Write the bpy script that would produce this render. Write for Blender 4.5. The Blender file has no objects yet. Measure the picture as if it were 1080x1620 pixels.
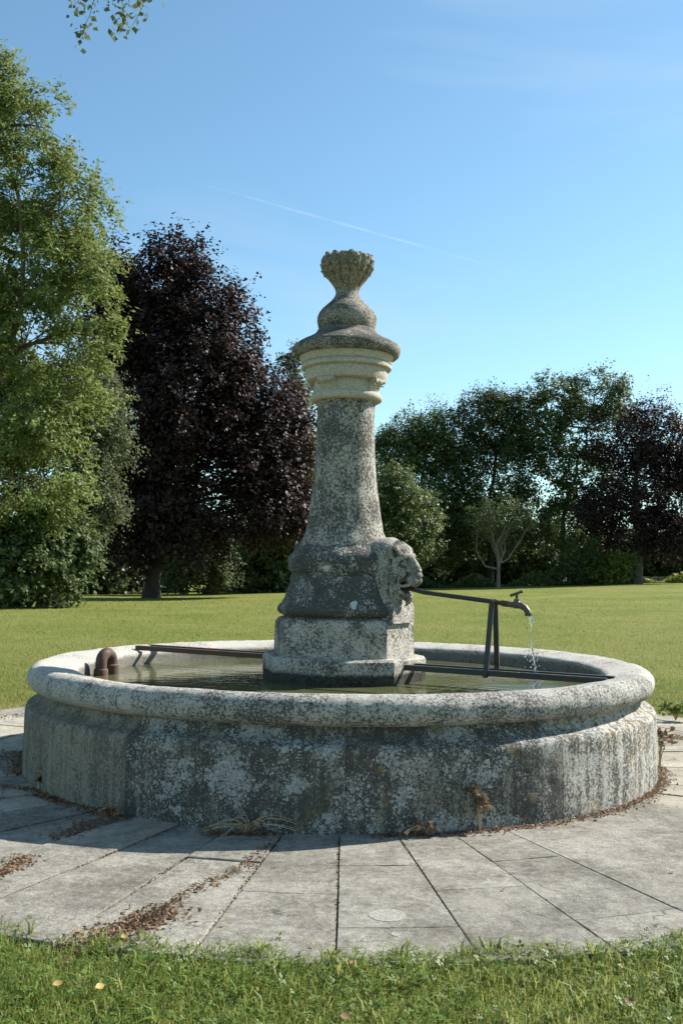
import bpy, math, random
import numpy as np
from mathutils import Vector, Matrix, noise as mnoise
from math import sin, cos, pi, radians as R

# ------------------------------------------------------------------ camera, sky, sun, exposure
scn = bpy.context.scene
COL = scn.collection
CAM_Y, EYE = -6.66, 1.2
PITCH, ROLL, YAW = R(3.52), R(0.65), R(0.19)
cam_d = bpy.data.cameras.new('camera'); cam = bpy.data.objects.new('camera', cam_d); COL.objects.link(cam)
cam_d.sensor_fit = 'VERTICAL'; cam_d.sensor_height = 36.0; cam_d.sensor_width = 24.0; cam_d.lens = 35.0
cam_d.clip_start = 0.05; cam_d.clip_end = 12000
CM = Matrix.Translation((0, CAM_Y, EYE)) @ Matrix.Rotation(YAW, 4, 'Z') @ Matrix.Rotation(pi/2 + PITCH, 4, 'X') @ Matrix.Rotation(ROLL, 4, 'Z')
cam.matrix_world = CM
scn.camera = cam
FPX = 1575.0

SUN_EL, SUN_AZ = R(38), R(27)          # azimuth measured from +X towards +Y (sun right and behind the fountain)
sun_dir = Vector((cos(SUN_EL)*cos(SUN_AZ), cos(SUN_EL)*sin(SUN_AZ), sin(SUN_EL)))
w = bpy.data.worlds.new('World'); scn.world = w; w.use_nodes = True
wn, wl = w.node_tree.nodes, w.node_tree.links
wn.clear()
wo = wn.new('ShaderNodeOutputWorld'); wb = wn.new('ShaderNodeBackground'); sky = wn.new('ShaderNodeTexSky')
sky.sky_type = 'NISHITA'; sky.sun_disc = False; sky.sun_elevation = SUN_EL
sky.sun_rotation = pi/2 - SUN_AZ
sky.altitude = 100; sky.air_density = 1.0; sky.dust_density = 0.3; sky.ozone_density = 1.0
wb.inputs['Strength'].default_value = 0.083
# very thin cirrus veil across the whole sky
tc = wn.new('ShaderNodeTexCoord'); mp = wn.new('ShaderNodeMapping'); mp.inputs['Scale'].default_value = (1.2, 2.0, 5.0)
mp.inputs['Rotation'].default_value = (0.2, 0.3, 0.5)
nz = wn.new('ShaderNodeTexNoise'); nz.inputs['Scale'].default_value = 1.6; nz.inputs['Detail'].default_value = 6; nz.inputs['Distortion'].default_value = 0.6
rp = wn.new('ShaderNodeValToRGB'); rp.color_ramp.elements[0].position = 0.42; rp.color_ramp.elements[1].position = 0.85
rp.color_ramp.elements[1].color = (0.55, 0.55, 0.55, 1)
mx = wn.new('ShaderNodeMix'); mx.data_type = 'RGBA'
mx.inputs[7].default_value = (3.5, 4.3, 4.9, 1)
wl.new(tc.outputs['Generated'], mp.inputs['Vector']); wl.new(mp.outputs['Vector'], nz.inputs['Vector'])
wl.new(nz.outputs['Fac'], rp.inputs['Fac']); wl.new(rp.outputs['Color'], mx.inputs[0])
tint = wn.new('ShaderNodeMix'); tint.data_type = 'RGBA'; tint.blend_type = 'MULTIPLY'; tint.inputs[0].default_value = 1.0
tint.inputs[7].default_value = (0.80, 1.01, 1.0, 1)
wl.new(sky.outputs['Color'], tint.inputs[6]); wl.new(tint.outputs[2], mx.inputs[6]); wl.new(mx.outputs[2], wb.inputs['Color']); wl.new(wb.outputs['Background'], wo.inputs['Surface'])

sd = bpy.data.lights.new('sun', 'SUN'); so = bpy.data.objects.new('sun', sd); COL.objects.link(so)
sd.energy = 4.6; sd.angle = R(0.53); sd.color = (1.0, 0.95, 0.88)
so.rotation_euler = sun_dir.to_track_quat('Z', 'Y').to_euler(); so.location = (20, 10, 25)
vs = scn.view_settings
vs.view_transform = 'Standard'; vs.look = 'None'; vs.exposure = 1.22; vs.gamma = 1.0; vs.use_curve_mapping = False
scn.cycles.max_bounces = 8; scn.cycles.transparent_max_bounces = 12

rng = np.random.default_rng(7)
random.seed(7)

# ------------------------------------------------------------------ helpers: measuring
def ray(x, y):
    d = CM.to_3x3() @ Vector(((x-540)/FPX, (810-y)/FPX, -1.0))
    return d
def at(x, y, Y):                       # point seen at pixel x, y at depth Y (world y)
    d = ray(x, y); t = (Y-CAM_Y)/d.y
    return Vector((0, CAM_Y, EYE)) + d*t
def ground(x, y, z=0.0):
    d = ray(x, y); t = (z-EYE)/d.z
    return Vector((0, CAM_Y, EYE)) + d*t
def pz(y): return at(545, y, 0).z
def pr(hw, y): return hw*(at(545, y, 0)-Vector((0, CAM_Y, EYE))).length/FPX
def smooth(a, b, x):
    t = np.clip((x-a)/(b-a), 0, 1); return t*t*(3-2*t)
def terrain(x, y):
    x = np.asarray(x, float); y = np.asarray(y, float)
    return -0.02 + 0.30*smooth(10, 48, y)*smooth(-12, 5, x) + 0.50*smooth(10, 52, y)*smooth(2, 22, x) \
        + 0.012*np.sin(x*0.7+1)*np.sin(y*0.5)*smooth(6, 14, np.hypot(x, y))
def nz3(p, s, o=0): return mnoise.noise(Vector((p[0]*s+o, p[1]*s-o, p[2]*s+2*o)))

# ------------------------------------------------------------------ helpers: meshes
class MB:
    def __init__(s): s.v = []; s.f = []
    def add(s, v, f):
        n = len(s.v); s.v += [tuple(p) for p in v]; s.f += [tuple(i+n for i in q) for q in f]; return s
    def tube(s, pts, rad, n=8, cap=True):
        v, f = tube(pts, rad, n, cap); return s.add(v, f)
    def box(s, c, h, M=None):
        v = [Vector((c[0]+a*h[0], c[1]+b*h[1], c[2]+d*h[2])) for a in (-1, 1) for b in (-1, 1) for d in (-1, 1)]
        if M: v = [M @ p for p in v]
        return s.add(v, [(0, 1, 3, 2), (4, 6, 7, 5), (0, 4, 5, 1), (2, 3, 7, 6), (0, 2, 6, 4), (1, 5, 7, 3)])
    def lathe(s, prof, n=48, a0=0, wob=None):
        v = []; f = []
        for (r, z) in prof:
            for k in range(n):
                a = a0+2*pi*k/n; v.append((r*cos(a), r*sin(a), z))
        m = len(prof)
        for i in range(m-1):
            for k in range(n):
                f.append((i*n+k, i*n+(k+1) % n, (i+1)*n+(k+1) % n, (i+1)*n+k))
        f.append(tuple(range(n-1, -1, -1))); f.append(tuple((m-1)*n+k for k in range(n)))
        return s.add(v, f)
    def build(s, name, mat, parent=None, smooth_a=None, loc=None):
        me = bpy.data.meshes.new(name); me.from_pydata(s.v, [], s.f); me.update()
        return link(name, me, mat, parent, smooth_a, loc)
def link(name, me, mat, parent=None, smooth_a=None, loc=None):
    if mat is not None:
        me.materials.clear(); me.materials.append(mat)
    if smooth_a is not None:
        me.polygons.foreach_set('use_smooth', [True]*len(me.polygons))
        if smooth_a < 179:
            try: me.set_sharp_from_angle(angle=R(smooth_a))
            except Exception: pass
    o = bpy.data.objects.new(name, me); COL.objects.link(o)
    if parent: o.parent = parent
    if loc is not None: o.location = loc
    return o
def tube(pts, rad, n=8, cap=True):
    pts = [Vector(p) for p in pts]; m = len(pts)
    if not hasattr(rad, '__len__'): rad = [rad]*m
    v = []; f = []; up = None
    for i, p in enumerate(pts):
        t = (pts[min(i+1, m-1)]-pts[max(i-1, 0)])
        if t.length < 1e-9: t = Vector((0, 0, 1))
        t.normalize()
        if up is None: up = Vector((0, 0, 1)) if abs(t.z) < 0.9 else Vector((1, 0, 0))
        a = t.cross(up)
        if a.length < 1e-6: a = t.orthogonal()
        a.normalize(); b = a.cross(t).normalized(); up = b
        for k in range(n):
            q = 2*pi*k/n; v.append(p+(a*cos(q)+b*sin(q))*rad[i])
    for i in range(m-1):
        for k in range(n):
            f.append((i*n+k, (i+1)*n+k, (i+1)*n+(k+1) % n, i*n+(k+1) % n))
    if cap:
        f.append(tuple(range(n))); f.append(tuple((m-1)*n+k for k in range(n-1, -1, -1)))
    return v, f
def np_quads(name, V, mat, parent=None, F=None, shade=False):
    V = np.ascontiguousarray(V, dtype=np.float32).reshape(-1, 3)
    if F is None: F = np.arange(len(V), dtype=np.int32).reshape(-1, 4)
    F = np.ascontiguousarray(F, dtype=np.int32)
    me = bpy.data.meshes.new(name)
    me.vertices.add(len(V)); me.vertices.foreach_set('co', V.ravel())
    me.loops.add(F.size); me.loops.foreach_set('vertex_index', F.ravel())
    me.polygons.add(len(F)); me.polygons.foreach_set('loop_start', np.arange(0, F.size, 4, dtype=np.int32))
    try: me.polygons.foreach_set('loop_total', np.full(len(F), 4, dtype=np.int32))
    except Exception: pass
    me.update(calc_edges=True); me.validate()
    if shade: me.polygons.foreach_set('use_smooth', np.ones(len(F), dtype=bool))
    return link(name, me, mat, parent)
def empty(name, loc=(0, 0, 0), rz=0.0):
    o = bpy.data.objects.new(name, None); COL.objects.link(o); o.location = loc; o.rotation_euler = (0, 0, rz); o.empty_display_size = 0.2
    return o
def tag(o, label=None, cat=None, group=None, kind=None):
    if label: o['label'] = label
    if cat: o['category'] = cat
    if group: o['group'] = group
    if kind: o['kind'] = kind
    return o
def copy_tree(o, parent=None):
    c = o.copy(); COL.objects.link(c); c.parent = parent
    for ch in list(o.children): copy_tree(ch, c)
    return c
def roughen(o, amp, s, amp2=0.0, s2=1):
    me = o.data; me.update(); nrm = [v.normal.copy() for v in me.vertices]
    for v, n in zip(me.vertices, nrm):
        v.co += n*(amp*nz3(v.co, s)+(amp2*nz3(v.co, s2, 7.3) if amp2 else 0))
    me.update()

# ------------------------------------------------------------------ helpers: materials
class NT:
    def __init__(s, name):
        s.m = bpy.data.materials.new(name); s.m.use_nodes = True
        s.t = s.m.node_tree; s.t.nodes.clear()
        s.out = s.n('ShaderNodeOutputMaterial')
    def n(s, ty, **kw):
        nd = s.t.nodes.new(ty)
        for k, v in kw.items(): setattr(nd, k, v)
        return nd
    def l(s, a, b): s.t.links.new(a, b)
    def val(s, inp, x):
        if hasattr(x, 'is_output'): s.l(x, inp)
        else: inp.default_value = x
    def coord(s, kind='Object', scale=(1, 1, 1), rot=(0, 0, 0)):
        c = s.n('ShaderNodeTexCoord'); mp = s.n('ShaderNodeMapping')
        mp.inputs['Scale'].default_value = scale; mp.inputs['Rotation'].default_value = rot
        s.l(c.outputs[kind], mp.inputs['Vector']); return mp.outputs['Vector']
    def noise(s, vec, scale, detail=4, rough=0.55, dist=0.0):
        nd = s.n('ShaderNodeTexNoise'); s.l(vec, nd.inputs['Vector']); nd.inputs['Scale'].default_value = scale
        nd.inputs['Detail'].default_value = detail; nd.inputs['Roughness'].default_value = rough; nd.inputs['Distortion'].default_value = dist
        return nd.outputs['Fac']
    def voro(s, vec, scale, rand=1.0, feature='F1', out='Distance'):
        nd = s.n('ShaderNodeTexVoronoi', feature=feature); s.l(vec, nd.inputs['Vector']); nd.inputs['Scale'].default_value = scale
        nd.inputs['Randomness'].default_value = rand; return nd.outputs[out]
    def ramp(s, fac, p0, p1, c0=0.0, c1=1.0):
        nd = s.n('ShaderNodeMapRange'); nd.clamp = True
        s.val(nd.inputs['Value'], fac); s.val(nd.inputs['From Min'], p0); s.val(nd.inputs['From Max'], p1)
        nd.inputs['To Min'].default_value = c0; nd.inputs['To Max'].default_value = c1
        return nd.outputs['Result']
    def math(s, op, a, b=0.0, c=None):
        nd = s.n('ShaderNodeMath', operation=op); s.val(nd.inputs[0], a); s.val(nd.inputs[1], b)
        if c is not None: s.val(nd.inputs[2], c)
        return nd.outputs[0]
    def mix(s, fac, a, b):
        nd = s.n('ShaderNodeMix', data_type='RGBA'); s.val(nd.inputs[0], fac)
        for i, x in ((6, a), (7, b)):
            if isinstance(x, tuple): nd.inputs[i].default_value = (*x[:3], 1)
            else: s.l(x, nd.inputs[i])
        return nd.outputs[2]
    def colramp(s, fac, stops):
        nd = s.n('ShaderNodeValToRGB'); s.l(fac, nd.inputs['Fac']); e = nd.color_ramp.elements
        while len(e) < len(stops): e.new(0.5)
        for el, (p, c) in zip(e, stops): el.position = p; el.color = (*c, 1)
        return nd.outputs['Color']
    def bump(s, h, strength=0.5, dist=0.01):
        nd = s.n('ShaderNodeBump'); s.l(h, nd.inputs['Height']); nd.inputs['Strength'].default_value = strength; nd.inputs['Distance'].default_value = dist
        return nd.outputs['Normal']
    def bsdf(s, color, rough=0.8, normal=None, spec=0.3, metal=0.0):
        nd = s.n('ShaderNodeBsdfPrincipled'); 
        if isinstance(color, tuple): nd.inputs['Base Color'].default_value = (*color, 1)
        else: s.l(color, nd.inputs['Base Color'])
        s.val(nd.inputs['Roughness'], rough); nd.inputs['Specular IOR Level'].default_value = spec; nd.inputs['Metallic'].default_value = metal
        if normal is not None: s.l(normal, nd.inputs['Normal'])
        return nd.outputs[0]
    def done(s, sh): s.l(sh, s.out.inputs['Surface']); return s.m
def sep_z(nt, kind='Object'):
    c = nt.n('ShaderNodeTexCoord'); x = nt.n('ShaderNodeSeparateXYZ'); nt.l(c.outputs[kind], x.inputs[0]); return x.outputs['Z']
def up_facing(nt):
    g = nt.n('ShaderNodeNewGeometry'); x = nt.n('ShaderNodeSeparateXYZ'); nt.l(g.outputs['Normal'], x.inputs[0]); return x.outputs['Z']

def stone_mat(name, clean, dark=0.5, inner=0.0, medw=0.26, white=0.3, orange=0.0, streak=0.0, fine=28.0, tone=1.0, upstain=0.0, wetline=None, patches=0.0, darkcol=(0.036, 0.035, 0.031), rust=0.0):
    """weathered limestone: clean stone, black lichen crust (dark), pale lichen rosettes (white), ochre lichen (orange)"""
    t = NT(name); v = t.coord('Object')
    wv = t.n('ShaderNodeVectorMath', operation='ADD')
    dn = t.n('ShaderNodeTexNoise'); t.l(v, dn.inputs['Vector']); dn.inputs['Scale'].default_value = 18; dn.inputs['Detail'].default_value = 3
    ds = t.n('ShaderNodeVectorMath', operation='SCALE'); t.l(dn.outputs['Color'], ds.inputs[0]); ds.inputs['Scale'].default_value = 0.03
    t.l(v, wv.inputs[0]); t.l(ds.outputs[0], wv.inputs[1]); wvec = wv.outputs[0]
    big = t.noise(v, 2.2, 4, 0.6); med = t.noise(v, 9, 5, 0.6); fn = t.noise(v, fine*2.2, 8, 0.74); vf = t.noise(v, 130, 3, 0.7)
    c0 = t.mix(t.ramp(big, 0.3, 0.7), tuple(c*0.86*tone for c in clean), tuple(c*1.1*tone for c in clean))
    c0 = t.mix(t.ramp(vf, 0.35, 0.75), c0, tuple(c*0.72*tone for c in clean))
    # black crust
    s = t.math('ADD', t.math('MULTIPLY', fn, 0.80), t.math('ADD', t.math('MULTIPLY', big, 0.26), t.math('MULTIPLY', med, medw)))
    s = t.math('SUBTRACT', s, 0.04+(medw-.26)*.5)
    if upstain: s = t.math('ADD', s, t.math('MULTIPLY', t.ramp(up_facing(t), 0.0, 0.7), upstain))
    if streak:
        sv = t.coord('Object', (24, 24, 1.6)); st = t.noise(sv, 1.0, 5, 0.6)
        s = t.math('ADD', s, t.math('MULTIPLY', t.math('SUBTRACT', st, 0.5), streak))
    th = 0.86-0.42*dark
    dk = t.ramp(s, th-0.035, th+0.06)
    dcol = t.mix(t.ramp(vf, 0.3, 0.7), darkcol, tuple(c*2.3 for c in darkcol))
    c1 = t.mix(t.math('MULTIPLY', dk, 0.93), c0, dcol)
    grain = t.noise(v, 75, 7, 0.82)
    gm = t.n('ShaderNodeMix', data_type='RGBA', blend_type='MULTIPLY'); gm.inputs[0].default_value = 1.0
    t.l(c1, gm.inputs[6]); gv = t.ramp(grain, 0.34, 0.64, 0.55, 1.32); t.l(gv, gm.inputs[7]); c1 = gm.outputs[2]
    bump_h = t.math('ADD', t.math('MULTIPLY', t.math('ADD', fn, grain), 0.5), t.math('MULTIPLY', dk, -0.25))
    # pale lichen rosettes of two sizes
    if white:
        m1 = t.noise(v, 5.5, 4, 0.6)
        v1 = t.voro(wvec, 27); v2 = t.voro(wvec, 60); v3 = t.voro(wvec, 110)
        lim = t.ramp(m1, 0.36, 0.72, 0.0, 0.62*white*1.5)
        r1 = t.math('LESS_THAN', v1, t.math('MULTIPLY', lim, 0.75)); r2 = t.math('LESS_THAN', v2, lim)
        r3 = t.math('LESS_THAN', v3, t.math('MULTIPLY', lim, 0.9))
        wsum = t.math('MAXIMUM', r1, t.math('MAXIMUM', r2, r3))
        wc = t.mix(t.ramp(t.noise(v, 70, 4, 0.7), 0.35, 0.65), (0.22*tone, 0.225*tone, 0.215*tone), (0.58*tone, 0.58*tone, 0.54*tone))
        wfac = t.math('MULTIPLY', wsum, t.ramp(t.noise(v, 160, 3, 0.75), 0.32, 0.55, 0.25, 0.95))
        c1 = t.mix(wfac, c1, wc); bump_h = t.math('ADD', bump_h, t.math('MULTIPLY', wfac, 0.3))
    if patches:
        vp = t.voro(wvec, 6.0); mp_ = t.noise(v, 4.1, 2)
        pf = t.math('LESS_THAN', t.math('ADD', vp, t.math('MULTIPLY', t.noise(v, 34, 4, 0.7), 0.22)), t.ramp(mp_, 0.46, 0.60, 0.0, 0.46*patches))
        c1 = t.mix(t.math('MULTIPLY', pf, 0.9), c1, (0.55, 0.56, 0.53))
    if orange:
        on = t.noise(wvec, 7.0, 5, 0.65); of = t.ramp(on, 0.72-0.16*orange, 0.76-0.12*orange)
        c1 = t.mix(t.math('MULTIPLY', of, t.ramp(fn, 0.4, 0.65, 0.1, 0.8)), c1, (0.26, 0.155, 0.035))
    if rust:
        sv2 = t.coord('Object', (5.5, 5.5, 0.5)); rn = t.noise(sv2, 1.0, 5, 0.7, 0.3)
        rf = t.math('MULTIPLY', t.ramp(rn, 0.60, 0.68), t.ramp(fn, 0.38, 0.62, 0.15, 0.8))
        c1 = t.mix(t.math('MULTIPLY', rf, rust), c1, t.mix(t.ramp(med, 0.4, 0.6), (0.25, 0.09, 0.03), (0.27, 0.19, 0.06)))
    if wetline is not None:
        z = sep_z(t); wf = t.ramp(t.math('ADD', z, t.math('MULTIPLY', t.math('SUBTRACT', med, 0.5), 0.05)), wetline-0.012, wetline+0.012, 0.9, 0.0)
        c1 = t.mix(wf, c1, (0.022, 0.022, 0.016))
    if inner:      # algae-black stain on the inside of the basin, above the water
        cc = t.n('ShaderNodeTexCoord'); xx = t.n('ShaderNodeSeparateXYZ'); t.l(cc.outputs['Object'], xx.inputs[0])
        rr_ = t.math('SQRT', t.math('ADD', t.math('MULTIPLY', xx.outputs['X'], xx.outputs['X']), t.math('MULTIPLY', xx.outputs['Y'], xx.outputs['Y'])))
        fz = t.ramp(t.math('ADD', xx.outputs['Z'], t.math('MULTIPLY', t.math('SUBTRACT', med, .5), .07)), .565, .59, 1.0, 0.0)
        fi = t.math('MULTIPLY', t.ramp(rr_, 1.715, 1.73, inner, 0.0), fz)
        c1 = t.mix(fi, c1, t.mix(t.ramp(fn, .4, .6), (0.014, 0.014, 0.010), (0.05, 0.047, 0.035)))
    nrm = t.bump(bump_h, 0.75, 0.012)
    return t.done(t.bsdf(c1, 0.92, nrm, 0.15))

def leaf_mat(name, stops, trans=0.3, rough=0.45, spec=0.35, tcol=None, ns=0.55, nw=0.35):
    t = NT(name); g = t.n('ShaderNodeNewGeometry'); v = t.coord('Object')
    r = t.math('ADD', t.math('MULTIPLY', g.outputs['Random Per Island'], 1-nw), t.math('MULTIPLY', t.ramp(t.noise(v, ns, 5, .65), 0.32, 0.68), nw))
    c = t.colramp(r, stops)
    b = t.bsdf(c, rough, None, spec)
    tr = t.n('ShaderNodeBsdfTranslucent')
    tc_ = t.mix(0.5, c, tcol if tcol else tuple(x*1.4 for x in stops[-1][1])); t.l(tc_, tr.inputs['Color'])
    m = t.n('ShaderNodeMixShader'); m.inputs[0].default_value = trans; t.l(b, m.inputs[1]); t.l(tr.outputs[0], m.inputs[2])
    return t.done(m.outputs[0])

def bark_mat(name, c, s=1.0):
    t = NT(name); v = t.coord('Object', (6*s, 6*s, 1.2*s)); n = t.noise(v, 2.0, 6, 0.65)
    return t.done(t.bsdf(t.mix(t.ramp(n, 0.3, 0.7), tuple(x*0.55 for x in c), tuple(x*1.25 for x in c)), 0.9, t.bump(n, 0.8, 0.02), 0.15))

M = {}
CREAM = (0.49, 0.445, 0.36); GREY = (0.40, 0.375, 0.32)
M['shaft'] = stone_mat('shaft_stone', (0.48, 0.445, 0.37), dark=0.66, white=0.55, fine=26, medw=.28)
M['cap'] = stone_mat('cap_stone', (0.39, 0.355, 0.29), dark=0.60, white=0.25, fine=34, upstain=0.05)
M['cream'] = stone_mat('cream_stone', CREAM, dark=0.17, white=0.0, fine=30)
M['finial'] = stone_mat('finial_stone', (0.34, 0.30, 0.215), dark=0.58, white=0.1, fine=36)
M['ped'] = stone_mat('pedestal_stone', (0.36, 0.335, 0.27), dark=0.86, white=0.60, fine=28, patches=0.8, orange=0.1)
M['plinth'] = stone_mat('plinth_stone', (0.52, 0.485, 0.41), dark=0.58, white=0.25, fine=32)
M['slab'] = stone_mat('base_slab_stone', (0.50, 0.465, 0.39), dark=0.56, white=0.2, fine=26, wetline=0.575)
M['lion'] = stone_mat('lion_stone', (0.50, 0.465, 0.39), dark=0.55, white=0.2, fine=50, medw=.2)
M['rim'] = stone_mat('rim_stone', (0.53, 0.505, 0.445), dark=0.60, white=0.48, fine=34, medw=.16, inner=.9, streak=0.06)
M['rim_pale'] = stone_mat('rim_stone_pale', (0.52, 0.49, 0.43), dark=0.47, white=0.30, fine=34, medw=.16, inner=.6)
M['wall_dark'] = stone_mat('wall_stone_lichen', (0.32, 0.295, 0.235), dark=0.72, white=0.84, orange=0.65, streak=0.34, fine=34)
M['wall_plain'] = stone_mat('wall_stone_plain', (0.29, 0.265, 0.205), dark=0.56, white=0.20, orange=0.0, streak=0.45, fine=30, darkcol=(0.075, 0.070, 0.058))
M['wall_rust'] = stone_mat('wall_stone_rust', (0.52, 0.49, 0.42), dark=0.60, white=0.66, orange=0.9, streak=0.36, fine=28, rust=0.9)  # rust-streaked stone; base also whitened to carry the sun on the wall's right side
M['mortar'] = stone_mat('mortar', (0.10, 0.095, 0.08), dark=0.7, white=0.0)

def iron(name, c, rust=0.4, rough=0.5):
    t = NT(name); v = t.coord('Object'); n = t.noise(v, 40, 5, 0.7); n2 = t.noise(v, 9, 3)
    f = t.ramp(t.math('ADD', t.math('MULTIPLY', n, 0.6), t.math('MULTIPLY', n2, 0.5)), 0.62-0.2*rust, 0.74-0.15*rust)
    return t.done(t.bsdf(t.mix(f, c, (0.10, 0.045, 0.022)), t.ramp(f, 0, 1, rough, 0.9), t.bump(n, 0.4, 0.003), 0.5))
M['iron'] = iron('green_black_iron', (0.014, 0.019, 0.017), 0.25)
M['rusty'] = iron('rusty_iron', (0.034, 0.027, 0.022), 0.8, 0.6)
M['brass'] = iron('dull_brass', (0.075, 0.058, 0.040), 0.3, 0.42)

def water_mat():
    t = NT('pond_water'); v = t.coord('Object', (1.0, 2.2, 1), (0, 0, 0.4))
    n = t.noise(v, 7.0, 3, 0.5, 0.6); n2 = t.noise(t.coord('Object'), 30, 2, 0.5)
    # rings where the jet falls in
    c = t.n('ShaderNodeTexCoord'); sub = t.n('ShaderNodeVectorMath', operation='DISTANCE'); t.l(c.outputs['Object'], sub.inputs[0]); sub.inputs[1].default_value = (1.12, -0.75, 0.0)
    ring = t.math('MULTIPLY', t.math('SINE', t.math('MULTIPLY', sub.outputs['Value'], 85.0)), t.ramp(sub.outputs['Value'], 0.0, 0.75, 1.6, 0.0))
    h = t.math('ADD', t.math('ADD', n, t.math('MULTIPLY', n2, 0.12)), ring)
    bc = t.mix(t.ramp(t.noise(t.coord('Object'), 1.6, 4), 0.35, 0.7), (0.075, 0.082, 0.032), (0.115, 0.118, 0.052))
    b = t.n('ShaderNodeBsdfPrincipled'); t.l(bc, b.inputs['Base Color']); b.inputs['Roughness'].default_value = 0.06; b.inputs['IOR'].default_value = 1.33
    t.l(t.bump(h, 0.14, 0.012), b.inputs['Normal'])
    return t.done(b.outputs[0])
M['water'] = water_mat()
def glassy():
    t = NT('clear_water'); g = t.n('ShaderNodeBsdfGlass'); g.inputs['IOR'].default_value = 1.33; g.inputs['Roughness'].default_value = 0.02
    return t.done(g.outputs[0])
M['jet'] = glassy()

def slab_mat(name, base, dark):
    t = NT(name); oi = t.n('ShaderNodeObjectInfo'); v = t.coord('Object')
    a = t.noise(v, 3.0, 5, 0.6); b = t.noise(v, 34, 8, 0.78); c = t.noise(v, 150, 4, 0.75); m = t.noise(v, 11, 5, 0.7, 0.4)
    tone = t.ramp(oi.outputs['Random'], 0, 1, 0.94, 1.12)
    q = t.math('ADD', t.math('MULTIPLY', b, 0.55), t.math('ADD', t.math('MULTIPLY', a, 0.45), t.math('MULTIPLY', m, 0.40)))
    col = t.mix(t.ramp(q, 0.58, 0.78), dark, base)
    col = t.mix(t.ramp(c, 0.50, 0.66, 0, 0.75), col, (0.075, 0.070, 0.055))
    col = t.mix(t.ramp(t.noise(v, 70, 5, .8), 0.56, 0.66, 0, 0.6), col, (0.46, 0.44, 0.385))
    ww = t.math('LESS_THAN', t.voro(v, 30), t.ramp(t.noise(v, 4.0, 3), 0.50, 0.75, 0, 0.45))
    col = t.mix(t.math('MULTIPLY', ww, t.ramp(b, 0.4, 0.6, 0, 0.5)), col, (0.47, 0.455, 0.41))
    stn = t.ramp(t.noise(v, 2.3, 7, .68, .5), .47, .66, 0, .62); col = t.mix(stn, col, t.mix(t.ramp(b, .35, .65), (0.085, 0.077, 0.060), (0.20, 0.185, 0.15)))
    lt = t.ramp(t.noise(v, 6.5, 7, .72), .55, .72, 0, .6); col = t.mix(lt, col, t.mix(t.ramp(b, .35, .6), (0.24, 0.225, 0.185), (0.47, 0.45, 0.39)))
    vn = t.n('ShaderNodeTexVoronoi', feature='DISTANCE_TO_EDGE'); wv = t.n('ShaderNodeVectorMath', operation='ADD')
    dn = t.n('ShaderNodeTexNoise'); t.l(v, dn.inputs['Vector']); dn.inputs['Scale'].default_value = 5; dn.inputs['Detail'].default_value = 5
    ds = t.n('ShaderNodeVectorMath', operation='SCALE'); t.l(dn.outputs['Color'], ds.inputs[0]); ds.inputs['Scale'].default_value = .35
    t.l(v, wv.inputs[0]); t.l(ds.outputs[0], wv.inputs[1]); t.l(wv.outputs[0], vn.inputs['Vector']); vn.inputs['Scale'].default_value = .9
    crack = t.math('MULTIPLY', t.ramp(vn.outputs['Distance'], 0.0015, 0.004, 1, 0), t.ramp(t.noise(v, 1.7, 2), .50, .56, 0, .7))
    col = t.mix(crack, col, (0.05, 0.045, 0.035))
    hs = t.n('ShaderNodeHueSaturation'); t.l(tone, hs.inputs['Value']); t.l(col, hs.inputs['Color'])
    return t.done(t.bsdf(hs.outputs[0], 0.95, t.bump(t.math('ADD', b, t.math('MULTIPLY', c, 0.7)), 0.9, 0.008), 0.1))
M['paver'] = slab_mat('paving_stone', (0.340, 0.318, 0.268), (0.135, 0.125, 0.102))
M['paver_pale'] = slab_mat('paving_stone_pale', (0.43, 0.395, 0.315), (0.27, 0.245, 0.19))

def soil_mat():
    t = NT('soil'); v = t.coord('Object'); n = t.noise(v, 30, 6, 0.7)
    return t.done(t.bsdf(t.mix(n, (0.035, 0.027, 0.017), (0.095, 0.075, 0.045)), 1.0, t.bump(n, 1, 0.01), 0.05))
M['soil'] = soil_mat()
def lawn_mat():
    t = NT('mown_lawn'); v = t.coord('Object'); a = t.noise(v, 0.35, 5, 0.6); b = t.noise(v, 3.5, 6, 0.7); c = t.noise(v, 26, 4, 0.75); d = t.noise(v, 90, 3, 0.7)
    s = t.math('ADD', t.math('MULTIPLY', a, 0.5), t.math('ADD', t.math('MULTIPLY', b, 0.35), t.math('MULTIPLY', c, 0.25)))
    col = t.colramp(s, [(0.36, (0.080, 0.122, 0.017)), (0.47, (0.140, 0.178, 0.030)), (0.57, (0.195, 0.212, 0.050)), (0.70, (0.270, 0.240, 0.095))])
    col = t.mix(t.ramp(d, 0.3, 0.55, 0.65, 0.0), col, (0.035, 0.055, 0.010))
    return t.done(t.bsdf(col, 0.9, t.bump(t.math('ADD', c, d), 1.0, 0.03), 0.08))
M['lawn'] = lawn_mat()
M['blade'] = leaf_mat('grass_blade', [(0.0, (0.070, 0.138, 0.013)), (0.5, (0.130, 0.208, 0.023)), (0.82, (0.205, 0.262, 0.045)), (1.0, (0.36, 0.32, 0.14))], 0.45, 0.5, 0.3, None, 4.0, .4)
M['mown'] = leaf_mat('mown_blade', [(0.0, (0.075, 0.125, 0.015)), (0.4, (0.145, 0.190, 0.030)), (0.72, (0.215, 0.232, 0.055)), (1.0, (0.37, 0.32, 0.15))], 0.4, 0.6, 0.2, None, .75, .72)
M['clover'] = leaf_mat('clover_leaf', [(0.0, (0.070, 0.125, 0.020)), (0.6, (0.120, 0.180, 0.030)), (1.0, (0.19, 0.235, 0.06))], 0.4, 0.5, 0.3)
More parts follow.
